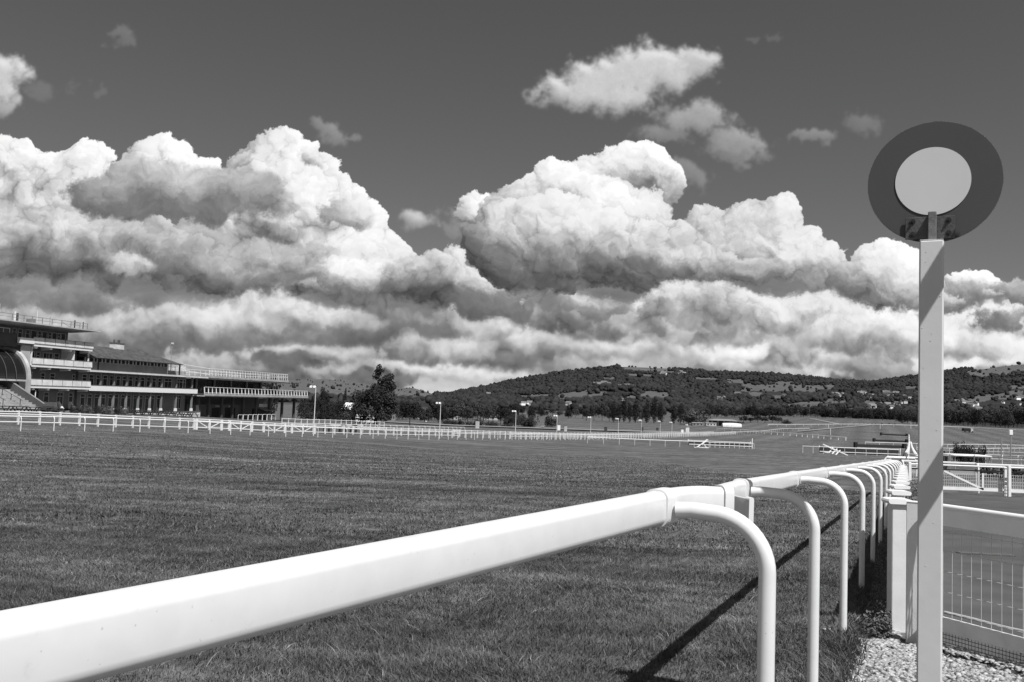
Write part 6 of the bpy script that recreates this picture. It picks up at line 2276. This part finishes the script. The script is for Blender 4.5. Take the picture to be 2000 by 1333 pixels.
belt(8, 1760, 1830, 800, 802, 20, 30, 740, 800, 'large dark tree in the belt behind the winning post', 'belt behind the winning post')
for i, (px, w_, h_) in enumerate(((1872, 22, 855), (1885, 22, 862), (1898, 24, 863), (1910, 24, 866), (1880, 20, 862))):
    tree('bush', px, 0, h_ + 1, w_, 128 - i * 4, 'rounded clipped shrub in the island bed beyond the handrail', 'leaf' if i % 2 else 'leaf_d', 'shrubs in the island bed', cat='shrub')
tree('bush', 1921, 0, 862, 12, 122, 'small dark ball of box at the right end of the island bed', 'leaf_d', name='shrub', cat='shrub')
tree('bush', 1812, 0, 862, 26, 110, 'grassy shrub just right of the white inner rails', 'leaf_p', name='shrub', cat='shrub')
tree('bush', 1844, 0, 874, 16, 88, 'dark low shrub touching the right side of the winning post', 'leaf_d', name='shrub', cat='shrub')
for i, px in enumerate((1668, 1679, 1687, 1695, 1703, 1710, 1722, 1736, 1748)):
    tree('bush', px, 0, 826 + i * .1, 3.0 + (i % 3 == 0) * 1.6, 680, 'tiny lone sapling on the slope above the far bend', 'leaf_d', 'saplings above the far bend')
for i, px in enumerate((145, 160, 172, 186, 200, 214, 228, 241)):
    tree('bush', px, 0, 786 + i * .6 + (i % 2) * 1.5, 19, dw(px, 6.5), 'clipped planter bush in the row before the clubhouse wing', 'leaf_p' if i % 3 else 'leaf', 'planter bushes before the wing', cat='shrub')
for o in list(PROTO.values()):
    for k in KIDS[o.name]:
        bpy.data.objects.remove(k, do_unlink=True)
    bpy.data.objects.remove(o, do_unlink=True)

# ------------------------------------------------------------------ the wooded hillsides: a mass nobody could count
def ico(sub):
    import bmesh
    b = bmesh.new()
    bmesh.ops.create_icosphere(b, subdivisions=sub, radius=1)
    v = np.array([p.co[:] for p in b.verts])
    f = np.array([[q.index for q in x.verts] for x in b.faces])
    b.free()
    return v, f

IV, IF = ico(1)
rh = np.random.default_rng(77)
def wood(n, pxa, pxb, da, db, name, label, dens_pow=1.0, s0=5, s1=9, hed=False):
    u = rh.random(n)
    d = da + (db - da) * u ** dens_pow
    px = rh.uniform(pxa, pxb, n)
    x = (px - 1000) / F * d
    z = ground_z(x, d)
    PX, PY = proj(x, d, z + 3)
    fl_ = [f[:6] for f in FIELDS if f[5] > .35]
    _, PYt = proj(x, d, z + 14)
    _, PYm = proj(x, d, z + 8)
    m_ = np.maximum(fmask(PX, PY, fl_), fmask(PX, PY, [f + (1,) for f in OPEN]))
    m_ = np.maximum(m_, np.maximum(fmask(PX, PYt, fl_), fmask(PX, PYm, fl_)) * .8)
    vil = fmask(PX, PYm, [(1634, 776, 16, 4, 0, 1), (1684, 774, 14, 4, 0, 1), (1742, 780, 42, 8, 0, 1), (1735, 796, 34, 6, 0, 1), (1893, 797, 28, 8, 0, 1), (1203, 759, 40, 4, 0, 1), (1975, 787, 26, 8, 0, 1)])
    m_ = np.where((vil > .5) & (rh.random(n) < .8), 1, m_)
    m_ = np.where((m_ > .3) & (rh.random(n) < .02), 0, m_)
    k = np.sin(x * .011 + np.sin(d * .006) * 2.2) * np.sin(d * .0082 + np.sin(x * .007) * 2)
    gap = (k > .62) & (rh.random(n) < .6)
    hedge = (np.abs(np.sin(d * .021 + x * .004)) < .06) | (np.abs(np.sin(x * .012 - d * .003)) < .05)
    opn = fmask(PX, PY, [f + (1,) for f in OPEN]) > .3
    keep = (m_ < .3) & ~gap
    keep = keep | (opn & hedge & (rh.random(n) < .10))
    x, d, z = x[keep], d[keep], z[keep]
    n = len(x)
    s = rh.uniform(s0, s1, n) * rh.choice([.6, .8, 1, 1.25], n)
    hs = s * rh.uniform(.75, 1.15, n)
    V = IV[None] * (1 + .32 * rh.uniform(-1, 1, (n, len(IV), 1)))
    a = rh.uniform(0, 2 * PI, n)
    c, sn = np.cos(a)[:, None], np.sin(a)[:, None]
    X = (V[..., 0] * c - V[..., 1] * sn) * s[:, None] + x[:, None]
    Y = (V[..., 0] * sn + V[..., 1] * c) * s[:, None] + d[:, None]
    Z = V[..., 2] * hs[:, None] + (z + hs * .75)[:, None]
    Fc = (IF[None] + (np.arange(n) * len(IV))[:, None, None]).reshape(-1, 3)
    tone = np.repeat(np.clip(rh.normal(1, .15, n), .5, 1.6), len(IV))
    o = np_mesh(name, np.stack([X, Y, Z], -1).reshape(-1, 3), Fc, M['wood'], attrs={'tone': tone})
    tag(o, label, 'woodland', kind='stuff')

M['wood'] = grass_mat('woodland', 0.030)
for nd in M['wood'].node_tree.nodes:
    if nd.type == 'TEX_NOISE':
        nd.inputs['Scale'].default_value = .02 if nd.inputs['Scale'].default_value < 3 else .35
    if nd.type == 'BSDF_PRINCIPLED':
        nd.inputs['Roughness'].default_value = .95
        nd.inputs['Specular IOR Level'].default_value = .05
wood(20000, 860, 2150, 960, 1700, 'woodland', 'dense woods and hedges covering the lower slopes of the long hill', 1.0, 2.5, 4.4)
wood(34000, 840, 2150, 1650, 3120, 'woodland', 'dense woods covering the upper slopes and skyline of the long hill', .9, 3.1, 5.8)
wood(9000, 500, 900, 900, 4200, 'woodland', 'woods and hedgerows on the low distant hill on the left', 1.0, 2.4, 4.6)

# ------------------------------------------------------------------ houses on the hillside
def house(px, py, s, label, group, rz):
    q = GP(px, py)
    w_ = 11.0
    o = thing('house', label, 'house', q + Vector((0, 0, 1.0)), rz, group)
    k_ = s * .78 * q.y / F / w_
    o.scale = (k_, k_, k_)
    MB().cbox(0, 0, 2.2, w_, w_ * .6, 5.6).build('wall', M['house'], o)
    x, y, h = w_ * .53, w_ * .36, 5.0
    MB().add([(-x, -y, h), (x, -y, h), (x, y, h), (-x, y, h), (-x, 0, h + w_ * .3), (x, 0, h + w_ * .3)], [(0, 1, 5, 4), (2, 3, 4, 5), (1, 2, 5), (3, 0, 4), (3, 2, 1, 0)]).build('roof', M['roof'], o)
H_ = random.Random(4)
def village(pts, n, spread, s, label, group, sy=3):
    for i in range(n):
        cx, cy = pts[i % len(pts)]
        house(cx + H_.uniform(-spread, spread), cy + H_.uniform(-sy, sy), s * H_.uniform(.7, 1.3), label, group, H_.uniform(-1.2, 1.2))
village([(1628, 775), (1640, 777), (1680, 774), (1688, 773)], 12, 7, 13, 'white house in the upper row of the hillside village', 'upper village row', 2)
village([(1712, 782), (1735, 777), (1752, 776), (1770, 777)], 14, 10, 13, 'white house in the village directly left of the winning post', 'village left of the winning post', 4)
village([(1725, 795), (1745, 797), (1760, 793), (1700, 800)], 16, 10, 11, 'small house in the lower streets of the village', 'lower village streets', 4)
village([(1888, 792), (1904, 794), (1912, 805), (1874, 790)], 12, 7, 11, 'white house in the hamlet right of the winning post', 'hamlet right of the winning post', 3)
village([(1175, 757), (1190, 756), (1215, 760), (1230, 760)], 16, 12, 14, 'pale house in the terrace village high on the long hill', 'terrace village on the hill', 2)
village([(1298, 735), (1337, 735), (1436, 774), (1412, 782), (1395, 781), (1465, 800), (1412, 803), (1475, 805), (1505, 805)], 14, 8, 12, 'isolated pale farmhouse among the hillside woods', 'isolated hillside farmhouses', 2)
village([(1022, 793), (1034, 793), (1114, 794), (766, 793), (776, 793), (930, 773), (955, 774), (1216, 786)], 12, 4, 11, 'small white cottage among trees at the foot of the hill', 'cottages at the foot of the hill', 1)
village([(1960, 788), (1985, 792), (1990, 780)], 6, 10, 10, 'pale house among trees near the right edge', 'houses near the right edge', 3)
